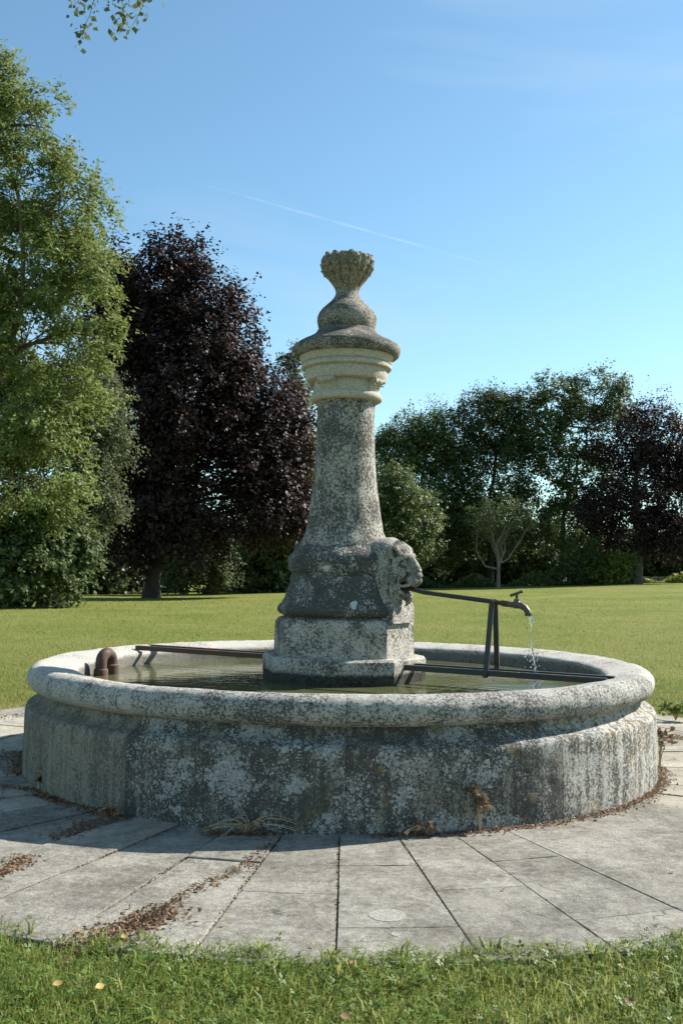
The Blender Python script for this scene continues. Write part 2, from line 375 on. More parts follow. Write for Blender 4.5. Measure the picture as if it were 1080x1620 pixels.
M['litter'] = leaf_mat('dry_leaf', [(0.0, (0.070, 0.043, 0.026)), (0.5, (0.165, 0.098, 0.055)), (0.82, (0.28, 0.185, 0.11)), (1.0, (0.40, 0.31, 0.20))], 0.15, 0.7, 0.2)
M['yellow'] = leaf_mat('yellow_leaf', [(0.0, (0.36, 0.25, 0.06)), (1.0, (0.44, 0.32, 0.12))], 0.15, 0.6, 0.2)
M['moss'] = leaf_mat('dry_moss', [(0.0, (0.035, 0.032, 0.014)), (0.6, (0.075, 0.062, 0.028)), (1.0, (0.14, 0.11, 0.055))], .1, .9, .05)
M['straw'] = leaf_mat('dry_stalk', [(0.0, (0.34, 0.25, 0.13)), (1.0, (0.52, 0.42, 0.26))], 0.1, 0.7, 0.2)

# ------------------------------------------------------------------ setting: lawn, soil, pavement
def grid_sheet(name, xs, ys, fz, mat):
    X, Y = np.meshgrid(xs, ys); Z = fz(X, Y)
    V = np.stack([X, Y, Z], -1).reshape(-1, 3); nx, ny = len(xs), len(ys)
    i = np.arange((ny-1)*(nx-1)); a = (i//(nx-1))*nx+i % (nx-1)
    F = np.stack([a, a+1, a+nx+1, a+nx], -1)
    return np_quads(name, V, mat, None, F, True)
def axis(a, b, c):                 # fine in the middle, coarse far out
    return np.concatenate([-np.geomspace(c, b, 26)[::-1], np.linspace(-b*0+(-a), a, 61)[1:-1], np.geomspace(c, b, 26)]) if a < c else None
ax = np.unique(np.concatenate([-np.geomspace(30, 2500, 22), np.linspace(-30, 30, 81), np.geomspace(30, 2500, 22)]))
ay = np.unique(np.concatenate([-np.geomspace(12, 600, 12), np.linspace(-12, 72, 113), np.geomspace(72, 4000, 24)]))
tag(grid_sheet('lawn', ax, ay, terrain, M['lawn']), kind='structure')

SLAB_OUT = 3.455
m = MB()
n = 96
m.add([(0, 0, -0.012)]+[((3.47)*cos(2*pi*k/n), 3.47*sin(2*pi*k/n), -0.012) for k in range(n)], [(0, 1+k, 1+(k+1) % n) for k in range(n)])
tag(m.build('soil', M['soil']), kind='structure')

pave = empty('pavement'); tag(pave, kind='structure')
def slab(r0, r1, a0, a1, gap, mat, dz):
    ga0, ga1 = gap, gap; b = 0.003; th = 0.06; nseg = max(5, int((a1-a0)/R(1.5)))
    mb = MB(); rows = []
    tx, ty = random.uniform(-.004, .004), random.uniform(-.004, .004); tx, ty = (0, 0) if abs(math.degrees(a0)+90-3.6) < 4.5 else (tx, ty); dz = 0 if abs(math.degrees(a0)+90-3.6) < 4.5 else dz; mx_, my_ = (r0+r1)/2*cos((a0+a1)/2), (r0+r1)/2*sin((a0+a1)/2)
    for (rr0, rr1, ins, z) in ((r0+gap, r1-gap, gap, -th), (r0+gap, r1-gap, gap, -b), (r0+gap+b, r1-gap-b, gap+b, 0.0)):
        ring = []
        for k in range(nseg+1):
            u = k/nseg; a_l = a0+ins/rr0; a_r = a1-ins/rr0; a = a_l+(a_r-a_l)*u
            ring.append((rr0*cos(a), rr0*sin(a)))
        for k in range(nseg+1):
            u = 1-k/nseg; a_l = a0+ins/rr1; a_r = a1-ins/rr1; a = a_l+(a_r-a_l)*u
            ring.append((rr1*cos(a), rr1*sin(a)))
        if z > -th:
            ring = [(x+random.uniform(-.0028, .0028), y+random.uniform(-.0028, .0028)) for x, y in ring]
        rows.append([(x, y, z+(dz+tx*(x-mx_)+ty*(y-my_) if z > -th else 0)) for x, y in ring])
    N = len(rows[0]); v = [p for r in rows for p in r]
    f = []
    for i in range(2):
        for k in range(N): f.append((i*N+k, i*N+(k+1) % N, (i+1)*N+(k+1) % N, (i+1)*N+k))
    f.append(tuple(2*N+k for k in range(N)))
    o = mb.add(v, f).build('paving_slab', mat, pave)
    o.data.flip_normals() if o.data.polygons[-1].normal.z < 0 else None
    return o
STEP = R(7.5)
for k in range(48):
    a0 = -pi/2+k*STEP-R(0.2); deg = (k*7.5+180) % 360-180     # degrees right(+)/left(-) of the front... counterclockwise = to the right
    jit = random.uniform(-.05, .05)
    radii = [1.95, 2.50+jit, 3.22+jit, SLAB_OUT+.05] if k % 2 == 0 else [1.95, 2.86+jit, SLAB_OUT+.05]
    if 20 < deg < 60: radii = [1.95, 2.9+jit, SLAB_OUT+.05]
    if 22 < deg < 52:
        if 22 < deg < 24:      # broad cement-like slab without visible joints
            slab(1.95, SLAB_OUT+.05, a0, a0+4*STEP, .0004, M['paver'], 0.0)
        continue
    for r0, r1 in zip(radii[:-1], radii[1:]):
        gap = random.uniform(.0018, .0030)
        if 14 < deg < 23: gap = .0009
        pale = (deg < -22 and random.random() < .6) or deg > 45
        slab(r0, r1, a0, a0+STEP, gap, M['paver_pale'] if pale else M['paver'], random.uniform(-.0055, .0055) if not 14 < deg < 46 else random.uniform(-.0008, .0008))
# pale lichen discs on the slab in front
def lichen(x, y, rx, ry):
    g = ground(x, y); mb = MB(); N = 40; v = [(0, 0, -.0002)]; 
    for k in range(N):
        a = 2*pi*k/N; q = 1+.05*mnoise.noise(Vector((cos(a)*2+x, sin(a)*2, 0)))+.015*sin(7*a+x)
        v.append((rx*q*cos(a), ry*q*sin(a), .0012))
    f = [(0, 1+k, 1+(k+1) % N) for k in range(N)]
    v += [(p[0]*1.02, p[1]*1.02, -.004) for p in v[1:]]
    f += [(1+k, 1+N+k, 1+N+(k+1) % N, 1+(k+1) % N) for k in range(N)]
    return mb.add(v, f).build('lichen_patch', M['lichen'], pave, None, (g.x, g.y, 0.0002))
def lichen_mat():
    t = NT('pale_lichen'); v = t.coord('Object'); n = t.noise(v, 60, 5, 0.75)
    return t.done(t.bsdf(t.mix(t.ramp(n, .38, .62), (0.19, 0.18, 0.145), (0.34, 0.325, 0.285)), .95, t.bump(n, .6, .004), .1))
M['lichen'] = lichen_mat()
lichen(613, 1448, .066, .066); lichen(626, 1478, .016, .019)

# ------------------------------------------------------------------ the basin
basin = empty('stone_basin', (-.014, 0, 0)); basin.scale = (.988, .988, 1.0); tag(basin, 'round weathered stone basin with thick rounded rim full of green water', 'fountain basin')
def dens(pts, d):
    out = []
    for (a, b) in zip(pts[:-1], pts[1:]):
        k = max(1, int(math.dist(a, b)/d))
        for i in range(k): out.append((a[0]+(b[0]-a[0])*i/k, a[1]+(b[1]-a[1])*i/k))
    out.append(pts[-1]); return out
WALL = [(1.80, -.05), (2.018, -.05), (2.022, .10), (2.018, .365), (2.012, .385), (1.995, .398), (1.972, .405), (1.948, .418), (1.930, .438), (1.918, .465), (1.915, .492), (1.915, .500), (1.80, .500)]
rimarc = [(1.925+.082*cos(a), .552+.077*sin(a)) for a in np.linspace(-1.45, 1.5, 16)]
RIM = [(1.80, .485), (1.925, .484)]+[(x, y) for x, y in rimarc[1:]]+[(1.86, .622), (1.74, .600), (1.715, .590), (1.703, .570), (1.70, .30), (1.80, .30)]
def sector(name, prof, a0, a1, mat, amp, d=.016, seed=0., open0=1., open1=1.):
    prof = dens(prof, d); m_ = len(prof); na = max(6, int((a1-a0)*2/.022)); gap = .0005
    v = []; f = []
    for j in range(na+1):
        a = a0+gap+(a1-a0-2*gap)*j/na
        edge = .0045*open0 if j == 0 else (.0045*open1 if j == na else 0.0)
        for (r, z) in prof:
            p = Vector((r*cos(a), r*sin(a), z))
            e = amp*(nz3(p, 5, seed)+.6*nz3(p, 16, seed)+.45*nz3(p, 40, seed))
            if r > 1.82 or z > .55: r2 = r-edge+e
            else: r2 = r
            z2 = z+(e*.6-edge*.6 if z > .5 else 0)
            v.append((r2*cos(a), r2*sin(a), z2))
    for j in range(na):
        for i in range(m_-1): f.append((j*m_+i, (j+1)*m_+i, (j+1)*m_+i+1, j*m_+i+1))
        f.append((j*m_+m_-1, (j+1)*m_+m_-1, (j+1)*m_, j*m_))
    f.append(tuple(range(m_))); f.append(tuple(na*m_+i for i in range(m_-1, -1, -1)))
    return MB().add(v, f).build(name, mat, basin, 42)
NST = 11; ST = 2*pi/NST
for k in range(NST):
    deg = k*360/NST+1.0; c = ((deg+180/NST+180) % 360)-180     # centre of the stone, degrees to the right of front
    a0 = -pi/2+R(deg)
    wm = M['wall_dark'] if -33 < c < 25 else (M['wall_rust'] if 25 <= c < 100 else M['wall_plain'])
    sector('wall_stone', WALL, a0, a0+ST, wm, .0045, seed=1.3, open0=1 if c < -20 else .12, open1=1 if c < -40 else .12)
    sector('rim_stone', RIM, a0, a0+ST, M['rim'] if -20 < c < 75 else M['rim_pale'], .0065, seed=4.1, open0=.45, open1=.45)
mb = MB(); mb.lathe([(1.99, -.05), (1.99, .37), (1.90, .44), (1.90, .60), (1.85, .605), (1.72, .58), (1.72, .2), (1.72, -.05)], 128)
mb.f = mb.f[:-2]
mb.build('mortar_core', M['mortar'], basin, 40)

mb = MB(); mb.add([(0, 0, 0)]+[(1.72*cos(2*pi*k/96), 1.72*sin(2*pi*k/96), 0) for k in range(96)], [(0, 1+k, 1+(k+1) % 96) for k in range(96)])
WZ = .505
tag(mb.build('water', M['water'], None, None, (0, 0, WZ)), kind='structure')

# ------------------------------------------------------------------ the column
AX = R(-32)
colm = empty('fountain_column', (0, 0, 0), AX); tag(colm, 'tall tapered stone fountain column with lion mask and leafy finial', 'fountain column')
def octo(prof, n=64, samples_d=.014):
    """prof: (circumradius, z, roundness 0 = octagon, 1 = circle)"""
    P = []
    for a, b in zip(prof[:-1], prof[1:]):
        k = max(1, int(math.hypot(b[0]-a[0], b[1]-a[1])/samples_d))
        for i in range(k): P.append(tuple(a[j]+(b[j]-a[j])*i/k for j in range(3)))
    P.append(prof[-1]); v = []; f = []
    angs = [2*pi*k/n for k in range(n)]
    ap = cos(pi/8)
    for (r, z, q) in P:
        for a in angs:
            w_ = (a+pi/8) % (pi/4)-pi/8
            ro = ap/cos(w_); rr = r*(ro*(1-q)+q)
            v.append((rr*cos(a), rr*sin(a), z))
    m_ = len(P)
    for i in range(m_-1):
        for k in range(n): f.append((i*n+k, i*n+(k+1) % n, (i+1)*n+(k+1) % n, (i+1)*n+k))
    f.append(tuple(range(n-1, -1, -1))); f.append(tuple((m_-1)*n+k for k in range(n)))
    return MB().add(v, f)
def part(mbd, name, mat, amp=.0025, s=9, sm=38, amp2=.0018):
    o = mbd.build(name, mat, colm, sm); roughen(o, amp, s, amp2, 34); return o
zS, zP, zB0, zC = .665, .905, .925, 1.335
part(octo([(.535, .25, 0), (.548, .635, 0), (.546, .650, 0), (.530, .664, 0), (.40, .672, 0), (.30, .672, 0)]), 'base_slab', M['slab'], .004)
part(octo([(.472, .660, .0), (.468, .85, .0), (.464, .878, .0), (.445, .900, .05), (.415, .912, .1), (.36, .914, .1)]), 'plinth_block', M['plinth'], .006, 7, 42, .003)
part(octo([(.405, .900, .3), (.410, .920, .3), (.436, .930, .35), (.452, .950, .35), (.450, .972, .35), (.436, .992, .35), (.424, 1.005, .35), (.408, 1.035, .35), (.392, 1.075, .35), (.378, 1.115, .35), (.370, 1.150, .3), (.366, 1.185, .3), (.30, 1.19, .3)]), 'bell_moulding', M['ped'], .008, 7, 50, .003)
part(octo([(.350, 1.175, .25), (.352, 1.20, .25), (.375, 1.215, .25), (.380, 1.235, .25), (.379, 1.295, .25), (.371, 1.318, .25), (.352, 1.338, .3), (.325, 1.360, .5), (.296, 1.386, .8), (.265, 1.41, 1), (.23, 1.415, 1)]), 'collar', M['ped'], .008, 7, 50, .003)
# shaft of the column
sh = [(72, 872), (71, 866), (69, 858), (66, 852), (63.5, 846), (62, 843), (58.5, 827), (54.5, 799), (50.5, 771), (47.8, 740), (46.3, 715), (45.3, 690), (44.8, 660), (45.6, 645), (47.5, 636), (49, 632)]
shp = [(pr(h, y), pz(y)) for h, y in sh]
part(MB().lathe(dens(shp, .02), 72), 'shaft', M['shaft'], .004, 7)
def lat(name, pts, mat, amp=.002, d=.01, n=72, sm=38):
    return part(MB().lathe(dens([(pr(h, y), pz(y)) for h, y in pts], d), n), name, mat, amp, 9, sm)
lat('necking_ring', [(46, 637.5), (52, 637.5), (55.5, 635.5), (57, 632), (56.5, 628), (53.5, 625), (51.5, 623.8), (51.5, 620.5), (46, 620)], M['cream'], .0012)
lat('frieze', [(46, 624), (50.5, 623), (50.5, 604), (46, 600)], M['cream'], .0012)
lat('lower_cornice', [(45, 606.5), (58, 606.5), (62, 604.5), (63.6, 600), (64.2, 596), (64.2, 587.5), (63, 586.2), (60, 586)], M['cream'], .0012)
lat('upper_cornice', [(60, 587.2), (67.5, 587.2), (70.3, 585.6), (71, 583), (70.3, 580.4), (68.2, 579.4), (68.2, 578), (70, 577), (71.5, 572), (73.5, 567), (76.5, 563), (76.8, 560.5), (60, 559)], M['cream'], .0012)
lat('cap', [(70, 566.5), (78, 567), (81.5, 564.5), (84, 559), (84.3, 554.5), (82.5, 550.5), (77, 546.5), (70, 542.5), (62, 538.5), (54, 534), (49, 530), (47, 527), (46, 524.5), (40, 522)], M['cap'], .003)
lat('gourd', [(40, 525.5), (43, 523.5), (45, 518), (46.3, 510), (46.2, 504), (44, 498), (39.5, 491.5), (33.5, 486), (27, 480), (22, 474.5), (19, 469.5), (17.7, 465.5), (17.5, 463)], M['cap'], .003)
# finial: fluted bowl of leaves with a crown of leaf tips
fp = [(17.3, 466), (17.6, 461.5), (19.5, 456.5), (23.5, 450), (28.5, 443), (33.5, 435.5), (37.5, 428), (39.4, 421), (39.6, 415), (38, 410), (34, 407.5), (26, 410), (14, 412)]
fpp = dens([(pr(h, y), pz(y)) for h, y in fp], .008)
mb = MB(); mb.lathe(fpp, 120)
NL = 14
for i, p in enumerate(mb.v):
    r = math.hypot(p[0], p[1]); a = math.atan2(p[1], p[0])
    ph = (a*NL/(2*pi)) % 1.0; t_ = smooth(pz(466), pz(436), p[2])
    q = 1-.10*t_*(abs(2*ph-1)**6) + .035*t_*cos(2*pi*ph)*-1
    mb.v[i] = (p[0]*q, p[1]*q, p[2])
fin = part(mb, 'finial', M['finial'], .0015)
def leaf_tip(hh, ww, curl):
    v = []; rows = 5
    for i in range(rows):
        u = i/(rows-1); wdt = ww*(sin(pi*(.18+.80*u))**.8 if u < 1 else .08); x = curl*u*u; z = hh*(u-.15*u*u); wdt = wdt if u < 1 else ww*.42
        v += [(x-.006*(1-u), -wdt, z), (x+.011*(1-.4*u), 0, z), (x-.006*(1-u), wdt, z)]
    f = []
    for i in range(rows-1): f += [(3*i, 3*i+1, 3*i+4, 3*i+3), (3*i+1, 3*i+2, 3*i+5, 3*i+4)]
    n0 = len(v); v += [(p[0]-.012, p[1], p[2]) for p in v]
    f += [tuple(n0+i for i in reversed(q)) for q in list(f)]
    for i in range(rows-1):
        f += [(3*i, 3*i+3, n0+3*i+3, n0+3*i), (3*i+2, n0+3*i+2, n0+3*i+5, 3*i+5)]
    f += [(3*rows-3, 3*rows-2, n0+3*rows-2, n0+3*rows-3), (3*rows-2, 3*rows-1, n0+3*rows-1, n0+3*rows-2)]
    me = bpy.data.meshes.new('leaf'); me.from_pydata(v, [], f); me.update(); me.materials.append(M['finial']); return me
lm = [leaf_tip(.072, .030, .004), leaf_tip(.062, .026, .014), leaf_tip(.055, .022, .018)]
for row, (nn, z, rr, tilt, off) in enumerate([(16, pz(421), pr(35.6, 410), .03, 0), (18, pz(428), pr(37.6, 423), .02, .5), (20, pz(436), pr(34.0, 431), .26, .25)]):
    for k in range(nn):
        a = 2*pi*(k+off)/nn+random.uniform(-.05, .05)
        o = bpy.data.objects.new('leaf', lm[row]); COL.objects.link(o); o.parent = fin
        o.location = (rr*cos(a), rr*sin(a), z+random.uniform(-.006, .006)); o.rotation_euler = (random.uniform(-.15, .15), tilt+random.uniform(-.1, .1), a)
        q = random.uniform(.88, 1.12); o.scale = (q, q, q)
# four scroll consoles on the frieze
def console():
    mb = MB(); prof = []
    zt, zb = pz(604), pz(623); H = zt-zb; r0 = pr(47, 612); r1 = pr(62.5, 608)
    sp = [(r0, zb+.004)]
    for u in np.linspace(0, 1, 9): sp.append((r0+.018+(r1-r0-.022)*(u**2.2), zb+.01+H*.62*u))
    cx, cz, cr = r1-.020, zb+H*.76, H*.245
    for a in np.linspace(-.8, 2.2, 9): sp.append((cx+cr*cos(a), cz+cr*sin(a)))
    sp += [(r0, zt)]
    N = len(sp); ny = 9; hw = .058; v = []; f = []
    for j in range(ny):
        y = -hw+2*hw*j/(ny-1); gr = .0045*cos(2*pi*j/(ny-1)*2)
        for (r, z) in sp: v.append((r+(gr if r > r0 else 0), y, z))
    for j in range(ny-1):
        for i in range(N-1): f.append((j*N+i, (j+1)*N+i, (j+1)*N+i+1, j*N+i+1))
    f.append(tuple(range(N))); f.append(tuple((ny-1)*N+i for i in range(N-1, -1, -1)))
    mb.add(v, f)
    for s in (-1, 1):   # volute eyes and spiral bead on the cheeks
        mb.tube([(cx, s*hw*.9, cz), (cx, s*(hw+.006), cz)], .012, 10)
        mb.tube([(cx+(.016+.004*q)*cos(q*1.2), s*(hw+.001), cz+(.012+.004*q)*sin(q*1.2)) for q in np.linspace(0, 4.2, 18)], .0045, 6)
    return mb
c0 = console().build('console', M['cream'], colm, 40)
for k in range(1, 4):
    c = c0.copy(); COL.objects.link(c); c.parent = colm; c.rotation_euler = (0, 0, k*pi/2)
# arched piers, one carries the lion, one on the far side
def pier(x0, x1, hw, zb, zs):
    sec = [(-hw, zb), (-hw, zs)]+[(hw*-cos(a), zs+hw*sin(a)) for a in np.linspace(.15, pi-.15, 13)]+[(hw, zs), (hw, zb)]
    xs = np.linspace(x0, x1, 16); v = []; f = []; N = len(sec)
    for i, x in enumerate(xs):
        e = .018 if i == len(xs)-1 else (.005 if i == len(xs)-2 else 0)
        for (y, z) in sec: v.append((x, y*(1-e/hw), z-(e if z > zb else 0)))
    for i in range(len(xs)-1):
        for k in range(N-1): f.append((i*N+k, i*N+k+1, (i+1)*N+k+1, (i+1)*N+k))
    f.append(tuple(range(N))); f.append(tuple((len(xs)-1)*N+k for k in range(N-1, -1, -1)))
    return MB().add(v, f)
p1 = part(pier(.08, .405, .152, .86, 1.285), 'lion_pier', M['lion'], .005)
p2 = part(pier(.08, .345, .140, .90, 1.285), 'rear_pier', M['ped'], .005); p2.rotation_euler = (0, 0, pi)

sec = [(.30, .885), (.455, .885), (.452, .985), (.440, 1.015), (.412, 1.060), (.30, 1.060)]
NY = 9; v = [(x, -.14+.28*j/(NY-1), z) for j in range(NY) for x, z in sec]
f = [(j*6+k, j*6+(k+1) % 6, (j+1)*6+(k+1) % 6, (j+1)*6+k) for j in range(NY-1) for k in range(6)]+[tuple(range(5, -1, -1)), tuple((NY-1)*6+k for k in range(6))]
part(MB().add(v, f), 'pier_foot', M['plinth'], .003)
# lion mask: blobs and locks fused into one carved surface
def lion():
    mb = MB()
    def ell(c, s, rot=0.0, nu=20, nv=14):
        v = []; f = []
        for i in range(nv+1):
            th = pi*i/nv
            for k in range(nu):
                ph = 2*pi*k/nu; x, y, z = s[0]*sin(th)*cos(ph), s[1]*sin(th)*sin(ph), s[2]*cos(th)
                x, z = x*cos(rot)+z*sin(rot), -x*sin(rot)+z*cos(rot)
                v.append((c[0]+x, c[1]+y, c[2]+z))
        for i in range(nv):
            for k in range(nu): f.append((i*nu+k, (i+1)*nu+k, (i+1)*nu+(k+1) % nu, i*nu+(k+1) % nu))
        mb.add(v, f)
    def cap(pts, rad, n=10): mb.tube(pts, rad, n)
    ell((.370, 0, 1.255), (.070, .128, .155)); ell((.36, 0, 1.13), (.055, .105, .11))
    ell((.430, 0, 1.255), (.070, .100, .118))                              # skull
    ell((.462, 0, 1.348), (.056, .085, .046), .4); ell((.500, 0, 1.315), (.034, .052, .030), .4)                          # forehead
    cap([(.480, 0, 1.335), (.524, 0, 1.295), (.560, 0, 1.245), (.582, 0, 1.205)], [.036, .034, .034, .034], 14); ell((.520, 0, 1.235), (.045, .055, .050))   # nose bridge
    ell((.588, 0, 1.192), (.024, .040, .022), .3); ell((.578, 0, 1.165), (.016, .012, .026))
    for s in (-1, 1):
        cap([(.520, s*.010, 1.312), (.524, s*.040, 1.320), (.508, s*.072, 1.312), (.478, s*.098, 1.286)], [.016, .020, .018, .009])   # brow
        ell((.500, s*.050, 1.282), (.017, .021, .013))                     # eye
        cap([(.520, s*.028, 1.266), (.510, s*.055, 1.258), (.488, s*.080, 1.268)], [.007, .009, .006], 8)       # lower lid
        ell((.470, s*.072, 1.205), (.052, .034, .048))                     # cheek
        ell((.552, s*.034, 1.160), (.044, .038, .034), .25)                # muzzle pad
        cap([(.580, s*.016, 1.142), (.555, s*.050, 1.132), (.505, s*.074, 1.118), (.470, s*.082, 1.122)], [.013, .014, .011, .008])   # upper lip
        cap([(.466, s*.078, 1.122), (.470, s*.070, 1.085), (.500, s*.052, 1.060), (.528, s*.026, 1.052)], [.014, .013, .013, .013])   # lower lip
        ell((.590, s*.020, 1.190), (.010, .013, .010))
        ell((.425, s*.128, 1.338), (.018, .034, .040)); 
    ell((.500, 0, 1.056), (.040, .044, .020), -.15); cap([(.520, 0, 1.05), (.510, 0, 1.018), (.485, 0, .985)], [.024, .020, .006])
    rr = random.Random(5)
    for layer, (x0, r_in, r_out, n_, rad) in enumerate([(.458, .104, .140, 13, .0115), (.436, .114, .156, 15, .0130), (.400, .122, .166, 16, .0145)]):
        for k in range(n_):
            t_ = -2.45+4.90*k/(n_-1)+rr.uniform(-.03, .03)                 # 0 = top of the head
            sy, cz_ = sin(t_), cos(t_); low = max(0, -cz_+.25)
            a = (x0+.006, sy*r_in*.90, 1.245+cz_*r_in*1.08)
            pts = [a]; ph = k*2.1+layer
            for u in (.2, .4, .6, .8, 1.0):
                rr_ = r_in+(r_out-r_in)*u*(1+.35*low); wv = .013*sin(u*5+ph)
                dr = -(.020+.075*abs(sy)*(1+low))*u*u
                pts.append((x0+.012*sin(u*3.2)+.004*sin(ph)-.02*u*u*(cz_ > .5), sy*rr_*.92+wv*cz_, 1.245+cz_*rr_*1.05+dr-wv*sy*.5))
            cap(pts, [rad*.9, rad*1.15, rad*1.15, rad, rad*.8, rad*.3], 8)
    for s in (-1, 1):                                                      # long beard locks down the pier
        for (y0, l) in ((.040, .07), (.070, .11), (.098, .19), (.125, .12)):
            cap([(.430, s*y0, 1.13), (.438, s*(y0+.010), 1.09-l*.2), (.430, s*(y0-.006), 1.07-l*.55), (.420, s*(y0+.003), 1.06-l*.9)], [.012, .013, .010, .004])
    for k in range(11):                                                    # forelock swept back over the forehead
        y = -.10+.20*k/10; h = 1.345-.9*y*y*4
        cap([(.512-abs(y)*.25, y*.80, 1.330-abs(y)*.25), (.500-abs(y)*.2, y*1.02+.004*(-1)**k, 1.372-abs(y)*.3), (.465, y*1.15, 1.405-abs(y)*.35), (.415, y*1.25, 1.425-abs(y)*.4)], [.009, .0125, .0125, .006], 8)
    me = bpy.data.meshes.new('lion_head'); me.from_pydata(mb.v, [], mb.f); me.update()
    o = link('lion_head', me, M['lion'], None)
    md = o.modifiers.new('remesh', 'REMESH'); md.mode = 'VOXEL'; md.voxel_size = .0047; md.use_smooth_shade = True
    ms = o.modifiers.new('soft', 'SMOOTH'); ms.factor = .5; ms.iterations = 1
    dg = bpy.context.evaluated_depsgraph_get()
    me2 = bpy.data.meshes.new_from_object(o.evaluated_get(dg)); bpy.data.objects.remove(o); me2.name = 'lion_head'
    return link('lion_head', me2, M['lion'], colm, 179)
lh = lion(); roughen(lh, .0012, 40)
for v_ in lh.data.vertices: v_.co = ((v_.co.x-.40)*.92+.388, v_.co.y*.86, (v_.co.z-1.20)*.96+1.20)
lh.data.update()


# ------------------------------------------------------------------ iron rails, pipe, tap
ex = Vector((cos(AX), sin(AX), 0)); ey = Vector((-sin(AX), cos(AX), 0))
def LP(x, y, z): return ex*x+ey*y+Vector((0, 0, z))
RZ = .628
def angle_iron(x0, x1, y, s):
    mb = MB(); h, t_ = .034, .006
    sec = [(0, 0), (0, -h), (s*t_, -h), (s*t_, -t_), (s*h, -t_), (s*h, 0)]
    v = [LP(x, y+a, b) for x in (x0, x1) for a, b in sec]
    N = 6; f = [(k, (k+1) % N, N+(k+1) % N, N+k) for k in range(N)]+[tuple(range(N-1, -1, -1)), tuple(range(N, 2*N))]
    return mb.add(v, f)
for (x0, x1, y, s, lab) in [(.46, 1.79, -.085, 1, 'near iron rail of the right hand pair, running under the tap support'), (.46, 1.79, .085, -1, 'far iron rail of the right hand pair, behind the tap support'),
                            (-1.79, -.46, -.085, 1, 'near iron rail of the left hand pair, bridging empty water to the rim'), (-1.79, -.46, .085, -1, 'far iron rail of the left hand pair, bridging empty water to the rim')]:
    o = angle_iron(x0, x1, y, s).build('iron_rail', M['iron'] if x0 > 0 else M['rusty'], None, None, (0, 0, RZ+(0 if x0 > 0 else .012)))
    tag(o, lab, 'iron rail', 'iron rails across the basin')
# spout pipe with tap
XS = 1.075
pz0, pzs = at(645, 931, -.3).z, at(787, 952, -.57).z
zt = lambda x: pz0+(pzs-pz0)*(x-.49)/(XS-.49)
spout = empty('tap_pipe', LP(.49, 0, 0)*1.0); 
tag(spout, 'dark iron water pipe with dull brass tap coming out of the stone lion mouth', 'water pipe')
O = spout.location.copy()
def rel(p): return Vector(p)-O
pts = [LP(.42, 0, zt(.49)+.004), LP(.49, 0, zt(.49)), LP(.60, 0, zt(.60)-.010), LP(.8, 0, zt(.8)-.006), LP(XS, 0, zt(XS)), LP(XS+.06, 0, zt(XS+.06))]
MB().tube([rel(p) for p in pts], .0145, 14).build('pipe', M['iron'], spout, 40)
MB().tube([rel(LP(XS+.055, 0, zt(XS+.055))), rel(LP(XS+.095, 0, zt(XS+.095)))], .021, 6).build('coupling', M['rusty'], spout, 30)
tz = zt(XS+.12)
mb = MB(); mb.tube([rel(LP(x, 0, zt(x))) for x in (XS+.085, XS+.12, XS+.150)], [.0165, .018, .019], 12)
mb.tube([rel(LP(XS+.150, 0, tz-.022)), rel(LP(XS+.150, 0, tz-.006)), rel(LP(XS+.150, 0, tz+.012)), rel(LP(XS+.150, 0, tz+.024))], [.016, .027, .027, .017], 14)
sp_pts = [LP(XS+.150, 0, tz), LP(XS+.178, 0, tz-.004), LP(XS+.203, 0, tz-.018), LP(XS+.219, 0, tz-.040), LP(XS+.224, 0, tz-.056)]
mb.tube([rel(p) for p in sp_pts], [.022, .021, .0195, .019, .019], 14)
tap = mb.build('tap', M['brass'], spout, 40)
MB().tube([rel(LP(XS+.2235, 0, tz-.052)), rel(LP(XS+.2245, 0, tz-.064))], .0225, 14).build('nozzle', M['rusty'], tap, 40)
mb = MB(); mb.tube([rel(LP(XS+.150, 0, tz+.020)), rel(LP(XS+.150, 0, tz+.034)), rel(LP(XS+.150, 0, tz+.036)), rel(LP(XS+.150, 0, tz+.064))], [.019, .017, .009, .009], 12)
hd = Vector((.8, -.45, .33)).normalized()
hc = LP(XS+.150, 0, tz+.068); mb.tube([rel(hc-hd*.042), rel(hc-hd*.02), rel(hc+hd*.02), rel(hc+hd*.042)], [.010, .0085, .0085, .010], 10)
mb.build('handle', M['brass'], tap, 40)
# trestle that carries the pipe
tr = empty('pipe_support', LP(XS, 0, RZ)); tag(tr, 'dark green iron A shaped trestle holding up the tap pipe on the rails', 'pipe support')
T0 = tr.location.copy()
def flatbar(a, b, wd, th, side):
    a, b = Vector(a), Vector(b); d = (b-a).normalized(); s_ = ex; n_ = d.cross(s_).normalized()
    v = [p-T0+s_*(i*wd)+n_*(j*th) for p in (a, b) for i, j in ((-1, -1), (1, -1), (1, 1), (-1, 1))]
    return MB().add(v, [(0, 1, 2, 3), (7, 6, 5, 4)]+[(k, 4+k, 4+(k+1) % 4, (k+1) % 4) for k in range(4)])
for s in (-1, 1):
    foot = LP(XS-.015, s*.088, RZ-.045 if s < 0 else RZ-.01); top = LP(XS, s*.024, zt(XS)+.010)
    lg = flatbar(foot, top, .016, .005, s).build('leg', M['iron'], tr)
    g = MB(); a = foot-T0
    g.tube([a+Vector((0, 0, .02))-ey*.016, a+Vector((0, 0, .02))+ey*.016], .011, 6)
    g.build('bolt', M['rusty'], lg)
mb = MB()
mb.tube([LP(XS, .034*cos(q), zt(XS)-.002+.021*sin(q))-T0 for q in np.linspace(-.3, pi+.3, 12)], .006, 6)
mb.tube([LP(XS, -.05, zt(XS)-.021)-T0, LP(XS, .05, zt(XS)-.021)-T0], .006, 8)
mb.build('clamp', M['rusty'], tr, 40)
